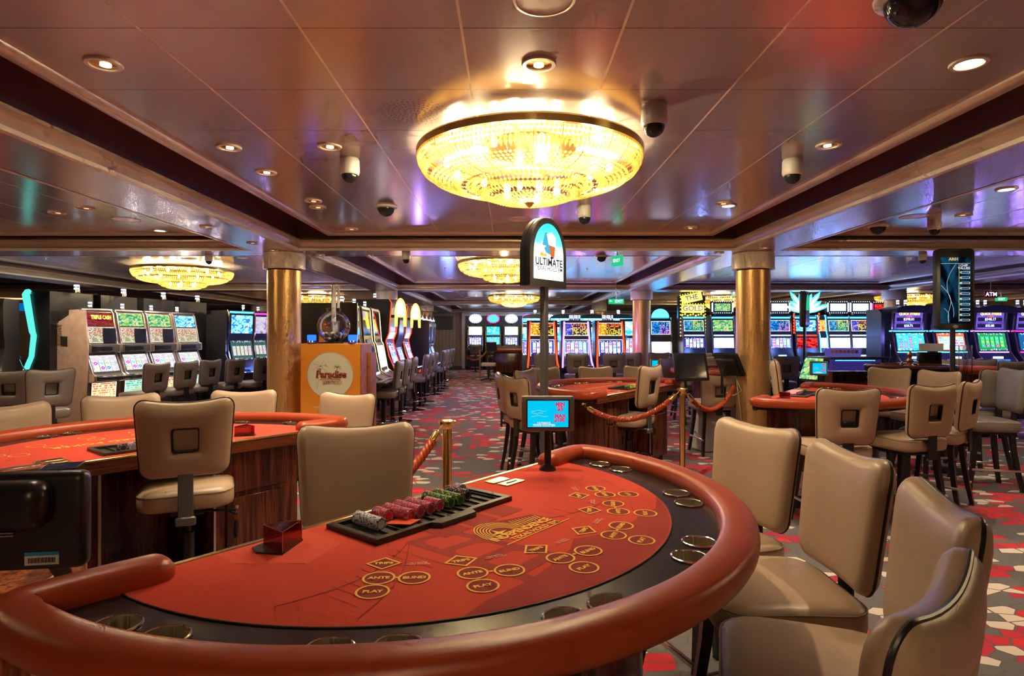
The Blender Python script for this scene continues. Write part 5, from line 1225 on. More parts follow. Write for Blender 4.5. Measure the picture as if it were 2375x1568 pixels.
def slot(kind, label, group, X, Y, face, w_, prof, back=.30, screens=(), body=None, edge=None, side=None, deck=None, strips=(), candle=None, topper=None, z0=0.0, texts=()):
    """face = direction the screens look (radians); prof = front outline (y, z) from bottom to top; screens: (name, za, zb, width fraction, material)"""
    body = body or M['dkbody']
    t = thing(kind, label, 'slot machine', (X, Y, z0), face+PI/2, group); K = (kind, round(w_, 3), tuple(prof))
    cpart('cabinet', K+('b',), lambda: MB().extr([(y, z) for y, z in prof]+[(back, prof[-1][1]), (back, prof[0][1])], -w_/2, w_/2), body, t)
    if side:
        for sx in (-1, 1): cpart('side_panel', K+('s', sx), lambda: MB().extr([(y+.01, z) for y, z in prof]+[(back-.01, prof[-1][1]-.01), (back-.01, prof[0][1]+.01)], sx*(w_/2+.001), sx*(w_/2+.006)), side, t)
    if edge:
        for sx in (-1, 1): cpart('edge_trim', K+('e', sx), lambda: MB().tube([(sx*(w_/2-.012), y-.004, z) for y, z in prof if z > .5], .013, 6), edge, t)
    for nm, za, zb, fw, mat in screens:
        ya, yb = front_y(prof, za), front_y(prof, zb); d = Vector((0, yb-ya, zb-za)).normalized(); nrm = Vector((0, -d.z, d.y)); o = nrm*.006; hw = w_*fw/2
        fr = cpart(nm+'_frame', K+('f', za, zb, fw), lambda: loft(MB(), [[(x*1.0, ya+nrm.y*q, za+nrm.z*q+0) if zz < 0 else (x, yb+nrm.y*q, zb+nrm.z*q) for x, zz in ((-hw-.012, -1), (hw+.012, -1), (hw+.012, 1), (-hw-.012, 1))] for q in (-.004, .004)]), M['satin_black'], t)
        cpart(nm, K+('q', za, zb, fw), lambda: MB().quad((-hw, ya+o.y, za+o.z), (hw, ya+o.y, za+o.z), (hw, yb+o.y, zb+o.z), (-hw, yb+o.y, zb+o.z)), mat, fr)
    for nm, z, h, fw, mat in strips:
        y = front_y(prof, z); cpart(nm, K+('st', z, fw), lambda: MB().box((0, y-.006, z), (w_*fw, .012, h), .004, 1), mat, t)
    if deck:
        zd, dy, bm = deck; y = front_y(prof, zd)
        dk = cpart('button_deck', K+('dk', zd), lambda: MB().box((0, y-dy/2+.03, zd), (w_*.94, dy, .035), .008, 2), M['satin_black'], t, None, None)
        def btn():
            m = MB()
            for i in range(5): m.box((-w_*.32+i*w_*.16, y-dy/2+.02, zd+.022), (w_*.10, .035, .012), .003, 1, mi=i % 2)
            return m
        cpart('buttons', K+('bt', zd), btn, [M['white_e'] if bm else M['white'], M[bm] if bm else M['steel']], dk)
    if candle:
        for cx_ in candle: add_candle(t, cx_, prof[-1][1], .05)
    if topper: topper(t, prof[-1][1])
    for s_, z, sz, mt, bo in texts:
        y = front_y(prof, z)-.012; part('lettering', text_mb(s_, sz, bo, .0004).xf(T(0, y, z) @ UP), mt, t)
    gc = GLOW.get(kind)
    if gc: g_ = glow(0, -.75, 1.45, *gc); g_.parent = t
    return t
def add_candle(t, x, z, y=0, r=.030, lit='white_e'):
    c = cpart('candle_lamp', ('cdl', r), lambda: MB().lathe([(r*1.1, 0), (r*1.1, .012), (r, .016), (r, .045), (r*.8, .05)], 14).lathe([(r*.9, .075), (r*1.0, .08), (r*1.0, .088), (r*.9, .092)], 14), M['chrome'], t, (x, y, z))
    cpart('candle_lens', ('cdl2', r, lit), lambda: MB().lathe([(r*.85, .05), (r*.85, .075)], 12).lathe([(r*.85, .092), (r*.85, .118), (.001, .12)], 12), M[lit], c)
def slotpx(px, Y, **k): return PY(px, Y).x, Y
PR_REEL = [(-.18, 0), (-.18, .06), (-.19, .32), (-.21, .57), (-.33, .59), (-.33, .66), (-.27, .69), (-.16, .97), (-.16, .99), (-.24, 1.0), (-.24, 1.10), (-.18, 1.12), (-.15, 1.30), (-.09, 1.57), (-.05, 1.61)]
GA = 'lit reel slots along the marble ended bank on the left'
A = math.radians
prev = None
for k, (lb, txt, top, pay, belly) in enumerate((
    ('reel slot with the TRIPLE CASH top glass, nearest beside the marble end panel', 'TRIPLE CASH', 'tc', 'payT', 'belly'),
    ('reel slot with green and purple top glass, second from the marble end panel', '', 'green', 'payT', 'bellyG'),
    ('reel slot with darker green top glass, third from the marble end panel', '', 'green', 'dark', 'belly'),
    ('reel slot with blue arch and two white pay tables, fourth from the marble end panel', '', 'blue', 'payT', 'bellyG'))):
    Y = 8.72+k*.527; X = -6.06+k*.13
    t = slot('reel_slot_machine', lb, GA, X, Y, A(-14), .50, PR_REEL, .14, (('top_glass', 1.38, 1.57, .86, S[top]), ('pay_table', 1.13, 1.36, .86, S[pay] if k in (0, 3) else S['payT']), ('reel_window', .72, .95, .84, S['r3']), ('belly_glass', .33, .56, .80, S[belly])),
             M['greybody'], M['steel'], M['marble'], (.635, .17, None), (('service_light', 1.05, .045, .22, M['blue_e']),), (0,), None, .26)
    if txt: part('lettering', text_mb(txt, .078, .002, .0006, sx=.72).xf(T(0, -.155, 1.50) @ UP @ RX(-.15)), M['yellow_e'], t)
    if k in (0, 1, 2): cpart('dark_display', 'ddisp', lambda: MB().box((.11, -.175, 1.235), (.20, .02, .22)), M['darkscreen'], t)
    cpart('bill_validator', 'bval', lambda: MB().box((-.17, -.26, 1.05), (.12, .08, .07), .006, 1).box((.02, -.245, 1.05), (.16, .02, .06), .003, 1), M['satin_black'], t)
    cpart('top_bar', 'topbar', lambda: MB().box((0, -.055, 1.615), (.50, .06, .03), .008, 2), M['steel'], t)
# marble end cap and plinth of the bank
d_ = Vector((math.cos(A(76)), math.sin(A(76)))); n_ = Vector((math.cos(A(-14)), math.sin(A(-14))))
ctr = Vector((-6.06, 8.72))-d_*.285
o = part('bank_end_panel', MB().extr([(-.20, 0), (-.22, .55), (-.25, 1.05), (-.20, 1.60), (.06, 1.54), (.29, 1.42), (.29, 0)], -.012, .012), M['marble'], None, (ctr.x, ctr.y, .26), (0, 0, A(-14)+PI/2)); tag(o, 'pinkish marble laminate panel closing the end of the lit slot bank', 'end panel')
o = part('plate', MB().box((0, 0, 0), (.004, .12, .13)).box((-.003, 0, .02), (.004, .09, .012)).box((-.003, 0, -.03), (.004, .09, .012)), M['steel'], None, (ctr.x-.16*n_.x-d_.x*.017, ctr.y-.16*n_.y-d_.y*.017, 1.42), (0, 0, A(-14)+PI/2)); tag(o, 'small steel plate with two bars on the marble end panel', 'plate')
c2 = Vector((-5.81, 9.51)); o = part('slot_plinth', MB().box((0, 0, .13), (2.20, .50, .26)), M['wallpanel_side'], None, (c2.x-.06, c2.y, 0), (0, 0, A(76))); tag(o, 'dark brown plinth under the lit reel slots on the left', 'plinth')
# tall black cabinets back to back with them
PR_TALL = [(-.30, 0), (-.34, .45), (-.55, .80), (-.55, .84), (-.40, .90), (-.26, 1.20), (-.22, 1.50), (-.24, 1.55), (-.34, 2.08), (-.30, 2.12)]
GB = 'tall black slots back to back behind the lit reel bank'
for k in range(4):
    t = slot('tall_slot_machine', ('tall black slot with teal lit front edge and pull lever behind the reel bank', 'tall black slot back second along the bank behind the reel slots', 'tall black slot back third along the bank behind the reel slots', 'tall black slot back farthest along the bank behind the reel slots')[k], GB,
             -6.36+k*.17, 8.75+k*.80, A(172), .74, PR_TALL, -.02, (('upper_screen', 1.58, 2.04, .86, S['blue']), ('lower_screen', .94, 1.46, .86, S['r5'])), M['dkbody'], M['steel'], None, (.86, .14, None), (), None)
    add_candle(t, .0, 2.12, .05, .042)
    if k == 0:
        part('teal_edge', MB().tube([(.372, y-.035, z) for y, z in PR_TALL[3:]], [.05, .045, .04, .045, .05, .06, .06], 4), M['teal_e'], t)
        cpart('vents', 'tvent', lambda: [m for m in [MB()] if [m.box((.372, .06, 1.62+i*.03), (.004, .12, .012)) for i in range(8)]][0], M['gap'], t)
        part('pull_lever', MB().tube([(.39, -.30, .92), (.41, -.42, 1.08), (.41, -.46, 1.16)], .009, 8), M['chrome'], t); part('lever_knob', MB().ball((.41, -.475, 1.19), .035, 14), M['black'], t)
# second left cluster, curved with chrome
PR_CURVE = [(-.25, 0), (-.26, .60), (-.42, .72), (-.44, .78), (-.34, .86), (-.22, 1.02), (-.14, 1.25), (-.13, 1.42), (-.16, 1.50), (-.18, 1.90), (-.14, 1.97)]
GC = 'curved slots with glowing top lamps left of the gold column'
for k, (lb, em, top) in enumerate((('curved chrome slot with a blue glowing top lamp', 'cyan_e', 'blue'), ('curved chrome slot with a magenta glowing top lamp', 'magenta_e', 'violet'), ('curved chrome slot with a red glowing top lamp beside the gold column', 'red_e', 'fire'))):
    t = slot('curved_slot_machine', lb, GC, -5.22-k*.04, 11.45+k*.78, A(-28), .60, PR_CURVE, .32, (('upper_screen', 1.54, 1.88, .78, S[top]), ('reel_screen', 1.04, 1.40, .78, S['dim5'])), M['dkbody'], M['chrome'], None, (.80, .18, 'blue_e'), (('top_lamp', 1.935, .035, .86, M[em]), ('deck_glow', .88, .03, .6, M['blue_e'])), (.2,), None)
o = part('slot_end_panel', MB().extr([(-.40, 0), (-.36, .9), (-.2, 1.15), (-.22, 1.9), (.35, 1.9), (.35, 0)], -.01, .01), M['dkbody'], None, (-5.36, 11.06, 0), (0, 0, A(-28)+PI/2)); tag(o, 'black end panel beside the blue topped curved slot', 'end panel')
# far left edge machines and bar
t = slot('video_slot_machine', 'dark video slot cut off by the left picture edge', 'slots at the left picture edge', PY(-48, 7.6).x, 7.6, A(-70), .62, PR_CURVE, .3, (('upper_screen', 1.42, 1.90, .80, S['gold']), ('lower_screen', 1.0, 1.34, .80, S['red'])), M['dkbody'], None, None, (.80, .18, 'blue_e'))
# centre-left bank: silver slots, surfboard slots, teardrop topped slots; all face +X
PR_SIL = [(-.26, .345), (-.28, .60), (-.46, .74), (-.48, .80), (-.36, .86), (-.28, .92), (-.20, 1.36), (-.17, 1.40), (-.13, 1.92), (-.10, 1.96)]
GD = 'silver framed slots with dark screens facing the aisle'
for k, lb in enumerate(('silver framed slot with dark glass, nearest behind the lottery stand', 'silver framed slot with dark glass, middle of its three', 'silver framed slot with dark glass, beside the black surfboard slot')):
    t = slot('silver_slot_machine', lb, GD, -2.42, 8.85+k*.70, A(2), .66, PR_SIL, .34, (('upper_glass', 1.50, 1.88, .84, M['darkscreen']), ('middle_glass', 1.38, 1.44, .5, M['darkscreen']), ('lower_screen', .96, 1.33, .80, (M['darkscreen'], S['dark'], S['white'])[k])), M['dkbody'], M['steel'], None, (.80, .20, None), (('deck_display', .89, .05, .5, (S['dark'], M['white_e'], M['white_e'])[k]), ('top_bar', 1.93, .04, .96, M['steel'])), (0,), None)
o = part('slot_end_panel', MB().box((0, 0, .98), (.95, .03, 1.96), .004, 1).box((-.47, -.004, .98), (.02, .04, 1.96)).box((.47, -.004, .98), (.02, .04, 1.96)), [M['dkbody']], None, (-2.62, 8.46, 0)); tag(o, 'black end panel with steel edges behind the lottery globe', 'end panel')
t = slot('video_slot_machine', 'dark slot screen seen between the gold column and the lottery stand', 'slots behind the lottery stand', PY(706, 10).x, 10.0, A(-80), .6, PR_CURVE, .3, (('upper_screen', 1.25, 1.5, .7, S['red']), ('lower_screen', 1.1, 1.2, .7, S['r5'])), M['dkbody'], None)
o = part('wood_plinth', MB().box((0, 0, .17), (.9, 3.1, .34)), M['wood'], None, (-2.45, 9.6, 0)); tag(o, 'dark wood plinth panel below the silver slots', 'plinth')
PR_SURF = [(-.26, 0), (-.28, .55), (-.46, .70), (-.48, .78), (-.38, .84), (-.26, 1.12), (-.20, 1.40), (-.26, 1.55), (-.30, 2.10), (-.26, 2.16)]
def surf(t, z):
    o = [(.0+.105*math.cos(a), .30*math.sin(a)) for a in [PI*i/16 for i in range(17)]]; o += [(-.105, -.22), (-.06, -.22), (-.05, -.05), (.05, -.05), (.06, -.22), (.105, -.22)]
    n_ = len(o); b = part('surfboard', MB().add([(-.34, -.47-x, 1.88+y) for x, y in o]+[(-.31, -.47-x, 1.88+y) for x, y in o], [tuple(range(n_)), tuple(range(2*n_-1, n_-1, -1))]+[(i, (i+1) % n_, n_+(i+1) % n_, n_+i) for i in range(n_)]), M['yellow_e'], t, smooth=False)
    part('surfboard_arm', MB().box((-.25, -.36, 1.85), (.16, .20, .05)), M['satin_black'], b)
    q = [(x*.74, y*.88) for x, y in o if y > -.01]+[(-.075, -.03), (.075, -.03)]
    part('surfboard_picture', MB().add([(-.343, -.47-x, 1.885+y) for x, y in q], [tuple(range(len(q)))]), M['warmwhite_e'], b, smooth=False)
    m = MB()
    for a, zz in ((.05, .03), (.03, .10), (.045, .16)): m.tube([(-.347, -.47+a*math.cos(v), 1.885+zz+.03*math.sin(v)) for v in [PI*i_/8 for i_ in range(9)]], .007, 4)
    part('surfboard_marks', m, M['purple_e'], b)
for k, lb in enumerate(('black slot topped by a lit surfboard, the nearer of two', 'black slot topped by a lit surfboard, the farther of two')):
    slot('surfboard_slot_machine', lb, 'black slots with lit surfboard toppers', -2.45, 11.25+k*1.75, A(0), .72, PR_SURF, .40, (('upper_screen', 1.44, 1.56, .78, S['white']), ('reel_screen', .95, 1.36, .78, S['r5'])), M['dkbody'], M['red_e'] if k >= 0 else None, None, (.80, .18, 'blue_e'), (), (-.1,) if k == 0 else None, surf)
slot('video_slot_machine', 'black video slot between the two surfboard slots', 'black slots with lit surfboard toppers', -2.45, 12.12, A(0), .68, [(y, z*.93) for y, z in PR_SURF], .40, (('upper_screen', 1.34, 1.9, .78, S['dark']), ('reel_screen', .90, 1.26, .78, S['r5b'])), M['dkbody'], M['steel'], None, (.76, .18, 'blue_e'))
def tear(t, z): cpart('teardrop_topper', 'tear', lambda: MB().lathe([(.001, .0), (.05, .05), (.06, .12), (.035, .22), (.001, .30)], 16).xf(T(0, -.22, z-.06)), M['chrome'], t); cpart('teardrop_lens', 'tearb', lambda: MB().lathe([(.061, .10), (.0605, .135), (.001, .136)], 16).xf(T(0, -.22, z-.06)), M['white_e'], t)
for k, lb in enumerate(('slot with a white teardrop lamp on top, nearest of four', 'slot with a teardrop lamp on top, second of four', 'slot with a teardrop lamp on top, third of four', 'slot with a teardrop lamp on top, farthest of four')):
    slot('teardrop_slot_machine', lb, 'slots with teardrop lamps at the far end of the aisle bank', -2.42, 14.9+k*.78, A(0), .64, [(y*.9, z*.86) for y, z in PR_SURF], .40, (('upper_screen', 1.34, 1.74, .78, S['dark']), ('reel_screen', .82, 1.18, .78, S['r5b' if k % 2 else 'blue'])), M['dkbody'], M['steel'], None, (.70, .18, 'blue_e'), (('mid_bar', 1.25, .04, .95, M['steel']),), None, tear)
o = part('slot_end_panel', MB().box((0, 0, .93), (.85, .03, 1.86), .004, 1), M['dkbody'], None, (-2.36, 14.52, 0)); tag(o, 'black end panel in front of the teardrop lamp slots', 'end panel')
# neon slots in the middle
PR_NEON = [(-.25, 0), (-.27, .62), (-.44, .72), (-.46, .80), (-.34, .86), (-.22, 1.05), (-.16, 1.42), (-.13, 1.46), (-.10, 1.80), (-.06, 1.85)]
GE = 'neon edged slots in the middle of the room'
def neon(mk):
    def f(t, z):
        for sx in (-1, 1): cpart('neon_tube', ('neon', sx), lambda: MB().tube([(sx*(.335-.012*q+.03*max(0, 1.1-z_)), front_y(PR_NEON, z_)-.03, z_) for q, z_ in enumerate([.78, .9, 1.1, 1.42, 1.6, 1.82])], .020, 8), M[mk], t)
        cpart('reel_outline', 'rol', lambda: MB().tube([(-.27, front_y(PR_NEON, 1.03)-.02, 1.03), (-.27, front_y(PR_NEON, 1.40)-.02, 1.40), (.27, front_y(PR_NEON, 1.40)-.02, 1.40), (.27, front_y(PR_NEON, 1.03)-.02, 1.03)], .008, 5), M['white_e'], t)
    return f
for k, (lb, nm_, pay, rs) in enumerate((('slot with red neon edges, half hidden by the grey sign post', 'red_e', 'payR', 'r5'), ('slot with violet neon edges between the two red ones', 'purple_e', 'payB', 'r5b'), ('slot with red neon edges beside the second gold column', 'red_e', 'payR', 'r5'))):
    X, Y = slotpx((1257, 1335, 1413)[k], 14.0)
    slot('neon_slot_machine', lb, GE, X, Y, A(-90), .70, PR_NEON, .36, (('pay_screen', 1.49, 1.79, .78, S[pay]), ('reel_screen', 1.08, 1.37, .74, S[rs])), M['dkbody'], None, None, (.80, .20, None), (('credit_line', 1.04, .02, .4, M['red_e']), ('floor_glow', .30, .04, .5, M['blue_e'])), None, neon(nm_))
    if k != 1:
        pass
for px, lb in ((1333, 'cluster of candle lamps left of the middle neon slots'), (1409, 'cluster of candle lamps over the right neon slot')):
    X, Y = slotpx(px, 14.35); t = thing('candle_cluster', lb, 'lamp', (X, Y, 1.85), 0, 'candle lamp clusters on the neon slots')
    part('stand', MB().box((0, 0, .006), (.3, .1, .012)), M['satin_black'], t)
    for q in range(5): add_candle(t, -.11+q*.055, .012, (q % 2)*.06, .026)
PR_SEL = [(-.22, 0), (-.22, 1.0), (-.16, 1.5), (-.20, 1.80), (-.16, 1.96)]
def selt(t, z):
    cpart('arched_top', 'selarch', lambda: MB().extr([(x, z_) for x, z_ in [(-.37, 0), (.37, 0), (.37, .03)]+[(.37*math.cos(a), .03+.11*math.sin(a)) for a in [PI*i/12 for i in range(1, 12)]]+[(-.37, .03)]], -.2, .2).xf(RZ(PI/2)).xf(T(0, 0, 1.96)), M['dkbody'], t)
    cpart('lit_sign', 'selsign', lambda: MB().box((0, -.19, 1.93), (.72, .02, .10)), M['cyan_e'], t)
    cpart('lettering', 'seltxt', lambda: text_mb('SELECTION', .10, .003, .0006).xf(T(0, -.205, 1.93) @ UP), M['white_e'], t)
    add_candle(t, 0, 2.10, 0, .05)
for px, lb in ((1241, 'blue topped selection slot behind the left red neon slot'), (1306, 'blue topped selection slot behind the violet neon slot'), (1373, 'blue topped selection slot behind the right red neon slot'), (1434, 'blue topped selection slot beside the second gold column')):
    X, Y = slotpx(px, 17.0); slot('selection_slot_machine', lb, 'blue topped slots behind the neon slots', X, Y, A(-90), .74, PR_SEL, .3, (('upper_screen', 1.42, 1.84, .94, S['cyan']), ('lower_screen', .95, 1.36, .94, S['r5b'])), M['dkbody'], M['chrome'], None, None, (('glow_bar', 1.39, .03, 1.0, M['cyan_e']),), None, selt)
# wall slots with oval toppers
PR_WALL = [(-.22, 0), (-.24, .70), (-.40, .80), (-.40, .90), (-.22, .98), (-.16, 1.45), (-.13, 1.92), (-.09, 1.95)]
def oval(mk, mf):
    def f(t, z):
        zc_ = z+.28
        cpart('topper_sign', ('ovs', mf), lambda: MB().lathe([(.24, 0), (.22, .02), (.001, .025)], 24).xf(T(0, -.06, zc_) @ UP @ Matrix.Scale(.70, 4, (0, 1, 0))), M[mf], t)
        def b():
            m = MB()
            for i in range(22): a = 2*PI*i/22; m.ball((.265*math.cos(a), -.08, zc_+.19*math.sin(a)), .022, 6)
            return m
        cpart('topper_bulbs', ('ovb', mk), b, M[mk], t); cpart('topper_stem', 'ovst', lambda: MB().box((0, .0, z+.08), (.12, .05, .18)), M['dkbody'], t)
    return f
for k, (px, lb, a, b, tp, bl) in enumerate(((1103, 'wall slot with a white oval topper, nearest to the wall television', 'white', 'r5', 'white_e', 'white_e'), (1144, 'wall slot with turquoise screens and a red edged oval topper', 'teal', 'rb', 'teal_e', 'magenta_e'), (1186, 'wall slot with a white oval topper left of the grey sign post', 'white', 'r5', 'white_e', 'white_e'),
                                            (1225, 'wall slot with turquoise screens half hidden by the neon slots', 'teal', 'rb', 'cyan_e', 'magenta_e'), (1272, 'wall slot with a white oval topper right of the grey sign post', 'white', 'r5', 'white_e', 'white_e'))):
    X, Y = slotpx(px, 26.2); slot('wall_slot_machine', lb, 'slots with oval toppers along the far wall', X, Y, A(-90), .66, PR_WALL, .4, (('upper_screen', 1.52, 1.88, .86, S[a]), ('lower_screen', 1.06, 1.42, .86, S[b])), M['dkbody'], M['brass'], None, (.90, .18, 'blue_e'), (), None, oval(bl, tp))
# slots by the second gold column
X, Y = slotpx(1529, 15.2); 
def fan(t, z):
    part('fan_topper', MB().extr([(x, z_) for x, z_ in [(-.22, 0)]+[(.22*math.cos(PI-a), .22*math.sin(a)) for a in [PI*i/12 for i in range(1, 12)]]+[(.22, 0)]], -.02, .02).xf(RZ(PI/2)).xf(T(0, -.1, z)), M['cyan_e'], t)
slot('video_slot_machine', 'slot with a blue fan topper right of the second gold column', 'slots by the second gold column', X, Y, A(-90), .56, PR_WALL, .3, (('upper_screen', 1.52, 1.86, .86, S['payD']), ('lower_screen', 1.06, 1.34, .86, S['wht'])), M['dkbody'], M['chrome'], None, (.90, .18, 'cyan_e'), (), None, fan)
for px, Y, lb in ((1463, 16.5, 'slot with red screen just left of the second gold column'),):
    X, Y = slotpx(px, Y); slot('video_slot_machine', lb, 'slots by the second gold column', X, Y, A(-100), .6, PR_WALL, .3, (('upper_screen', 1.5, 1.88, .86, S['cyan']), ('lower_screen', 1.0, 1.42, .86, S['r5b'])), M['dkbody'], M['chrome'], None, (.90, .18, 'cyan_e'))
# marquee slots on the right
PR_MAR = [(-.24, 0), (-.26, .62), (-.42, .74), (-.44, .82), (-.34, .90), (-.22, 1.12), (-.18, 1.50), (-.15, 1.56), (-.10, 1.93), (-.05, 1.99)]
GM_ = 'slots with bulb framed marquee boxes'
def boxtop(sc, side='white_e'):
    def f(t, z):
        cpart('marquee_box', 'mqb', lambda: MB().box((0, -.05, z+.19), (.54, .12, .30), .02, 2).box((0, -.02, z+.03), (.3, .08, .06)), M['dkbody'], t)
        cpart('marquee_screen', ('mqs', sc), lambda: MB().quad((-.19, -.112, z+.10), (.19, -.112, z+.10), (.19, -.112, z+.28), (-.19, -.112, z+.28)), S[sc], t)
        def bl():
            m = MB()
            for i in range(9):
                for zz in (z+.055, z+.325): m.ball((-.21+i*.0525, -.118, zz), .011, 6)
            return m
        cpart('marquee_bulbs', 'mqbl', bl, M['white_e'], t)
        for sx in (-1, 1): cpart('side_light', ('mqsl', sx, side), lambda: MB().box((sx*.245, -.112, z+.19), (.035, .02, .22), .01, 2), M[side], t)
    return f
def gold_top(t, z):
    part('marquee_frame', MB().box((-.02, .0, z+.18), (.66, .10, .56)).box((0, 0, z+.50), (.50, .1, .2)), M['black'], t)
    part('lower_board', MB().box((.0, -.065, z+.16), (.54, .02, .20)), M['yellow_e'], t); part('lower_lettering', text_mb('GOLD', .19, .006, .001, sx=.95).xf(T(0, -.078, z+.16) @ UP), M['whitetext'], t)
    R = T(-.03, 0, z+.42) @ Matrix.Rotation(-.22, 4, 'Y')
    part('upper_board', MB().box((0, -.065, 0), (.50, .02, .20)).xf(R), M['yellow_e'], t); part('upper_lettering', text_mb('THE', .17, .006, .001).xf(R @ T(0, -.078, 0) @ UP), M['whitetext'], t)
    m = MB()
    for i in range(12): m.ball((-.30, -.07, z-.5+i*.085), .014, 6); m.ball((.30, -.07, z-.5+i*.075), .014, 6)
    for i in range(9):
        m.ball(tuple(R @ Vector((-.26+i*.065, -.07, .125))), .012, 6); m.ball((-.26+i*.065, -.07, z+.28), .010, 6); m.ball((-.26+i*.065, -.09, z+.01+.02*math.sin(i*2.1)), .02, 6)
    part('marquee_bulbs', m, M['yellow_e'], t)
def feather(t, z):
    for nm, sc_, w__, yo, mt in (('feather_topper', 1.0, 1.0, 0, emis('feather_glow', (.02, .45, 1), 9)), ('feather_core', .86, .58, -.02, emis('feather_core_glow', (.55, .9, 1), 3))):
        m = MB()
        for i in range(9):
            a = math.radians(18+i*18); L = (.62, .48)[i % 2]*sc_+(.06 if i == 4 else 0); c, s_ = math.cos(a), math.sin(a)
            o = [(0, -.03), (L*.4, -.065), (L*.8, -.05), (L, 0), (L*.8, .05), (L*.4, .065), (0, .03)]; y = -.10-.012*(i % 2)+yo; o = [(p, q*w__) for p, q in o]
            m.add([(x*c-q*s_, y, z+.06+x*s_+q*c) for x, q in o]+[(x*c-q*s_, y+.015, z+.06+x*s_+q*c) for x, q in o], [tuple(range(7)), tuple(range(13, 6, -1))]+[(k, (k+1) % 7, 7+(k+1) % 7, 7+k) for k in range(7)])
        part(nm, m, mt, t)
    for sx in (-1, 1):
        m = MB()
        for i in range(7): m.ball((sx*.30, -.16, z-.42+i*.075), .03, 8, sc=(.8, .6, 1))
        part('lamp_strip', m, M['red_e'], t)
mk = dict(edge=M['chrome'])
for px, lb, tp, a, b, tw in ((1605, 'slot under the yellow marquee lettered THE GOLD', gold_top, 'payG', 'r5', 'white_e'), (1672, 'slot with bulb framed box topper left of the thick gold column', boxtop('green'), 'green', 'wht', 'white_e'), (1742, 'slot with bulb framed box topper mostly hidden by the thick gold column', boxtop('cyan'), 'payD', 'r5', 'white_e'),
                             (1803, 'slot with blue screens just right of the thick gold column', boxtop('white'), 'payD', 'r5b', 'cyan_e'), (1863, 'slot with the large glowing feather topper and red screen', feather, 'blue', 'red', 'cyan_e'), (1938, 'slot with white glowing reels right of the feather topper', boxtop('white'), 'payG', 'wht', 'cyan_e'),
                             (1990, 'slot with pink edged white reels, second right of the feather topper', boxtop('white'), 'payB', 'wht', 'white_e')):
    X, Y = slotpx(px, 14.6); t = slot('marquee_slot_machine', lb, GM_, X, Y, A(-90), .56, PR_MAR, .36, (('upper_screen', 1.60, 1.87, .86, S[a]), ('reel_screen', 1.20, 1.44, .86, S[b])), M['dkbody'], M['chrome'], None, (.84, .18, 'cyan_e'),
        (('top_bar', 1.93, .035, .9, M['cyan_e']), ('middle_bar', 1.50, .028, .86, M['red_e'] if b == 'red' else M['white_e']), ('display_bar', 1.02, .03, .35, M['white_e'])), None, tp)
X, Y = slotpx(2040, 14.9); slot('marquee_slot_machine', 'slot with a magenta lamp column beside the right slot bank', GM_, X, Y, A(-90), .60, PR_MAR, .36, (('upper_screen', 1.60, 1.87, .86, S['payB']), ('reel_screen', 1.20, 1.44, .86, S['wht'])), M['dkbody'], M['magenta_e'], None, (.84, .18, 'cyan_e'), (('top_bar', 1.93, .035, .9, M['cyan_e']),), None, boxtop('red', 'magenta_e'))
X, Y = slotpx(1901, 14.6); slot('marquee_slot_machine', 'narrow slot with blue lamp strip between the feather slot and the white reels', GM_, X, Y, A(-90), .20, PR_MAR, .36, (('upper_screen', 1.60, 1.87, .86, S['gold']), ('reel_screen', 1.20, 1.44, .86, S['wht'])), M['dkbody'], M['cyan_e'], None, (.84, .18, 'cyan_e'))
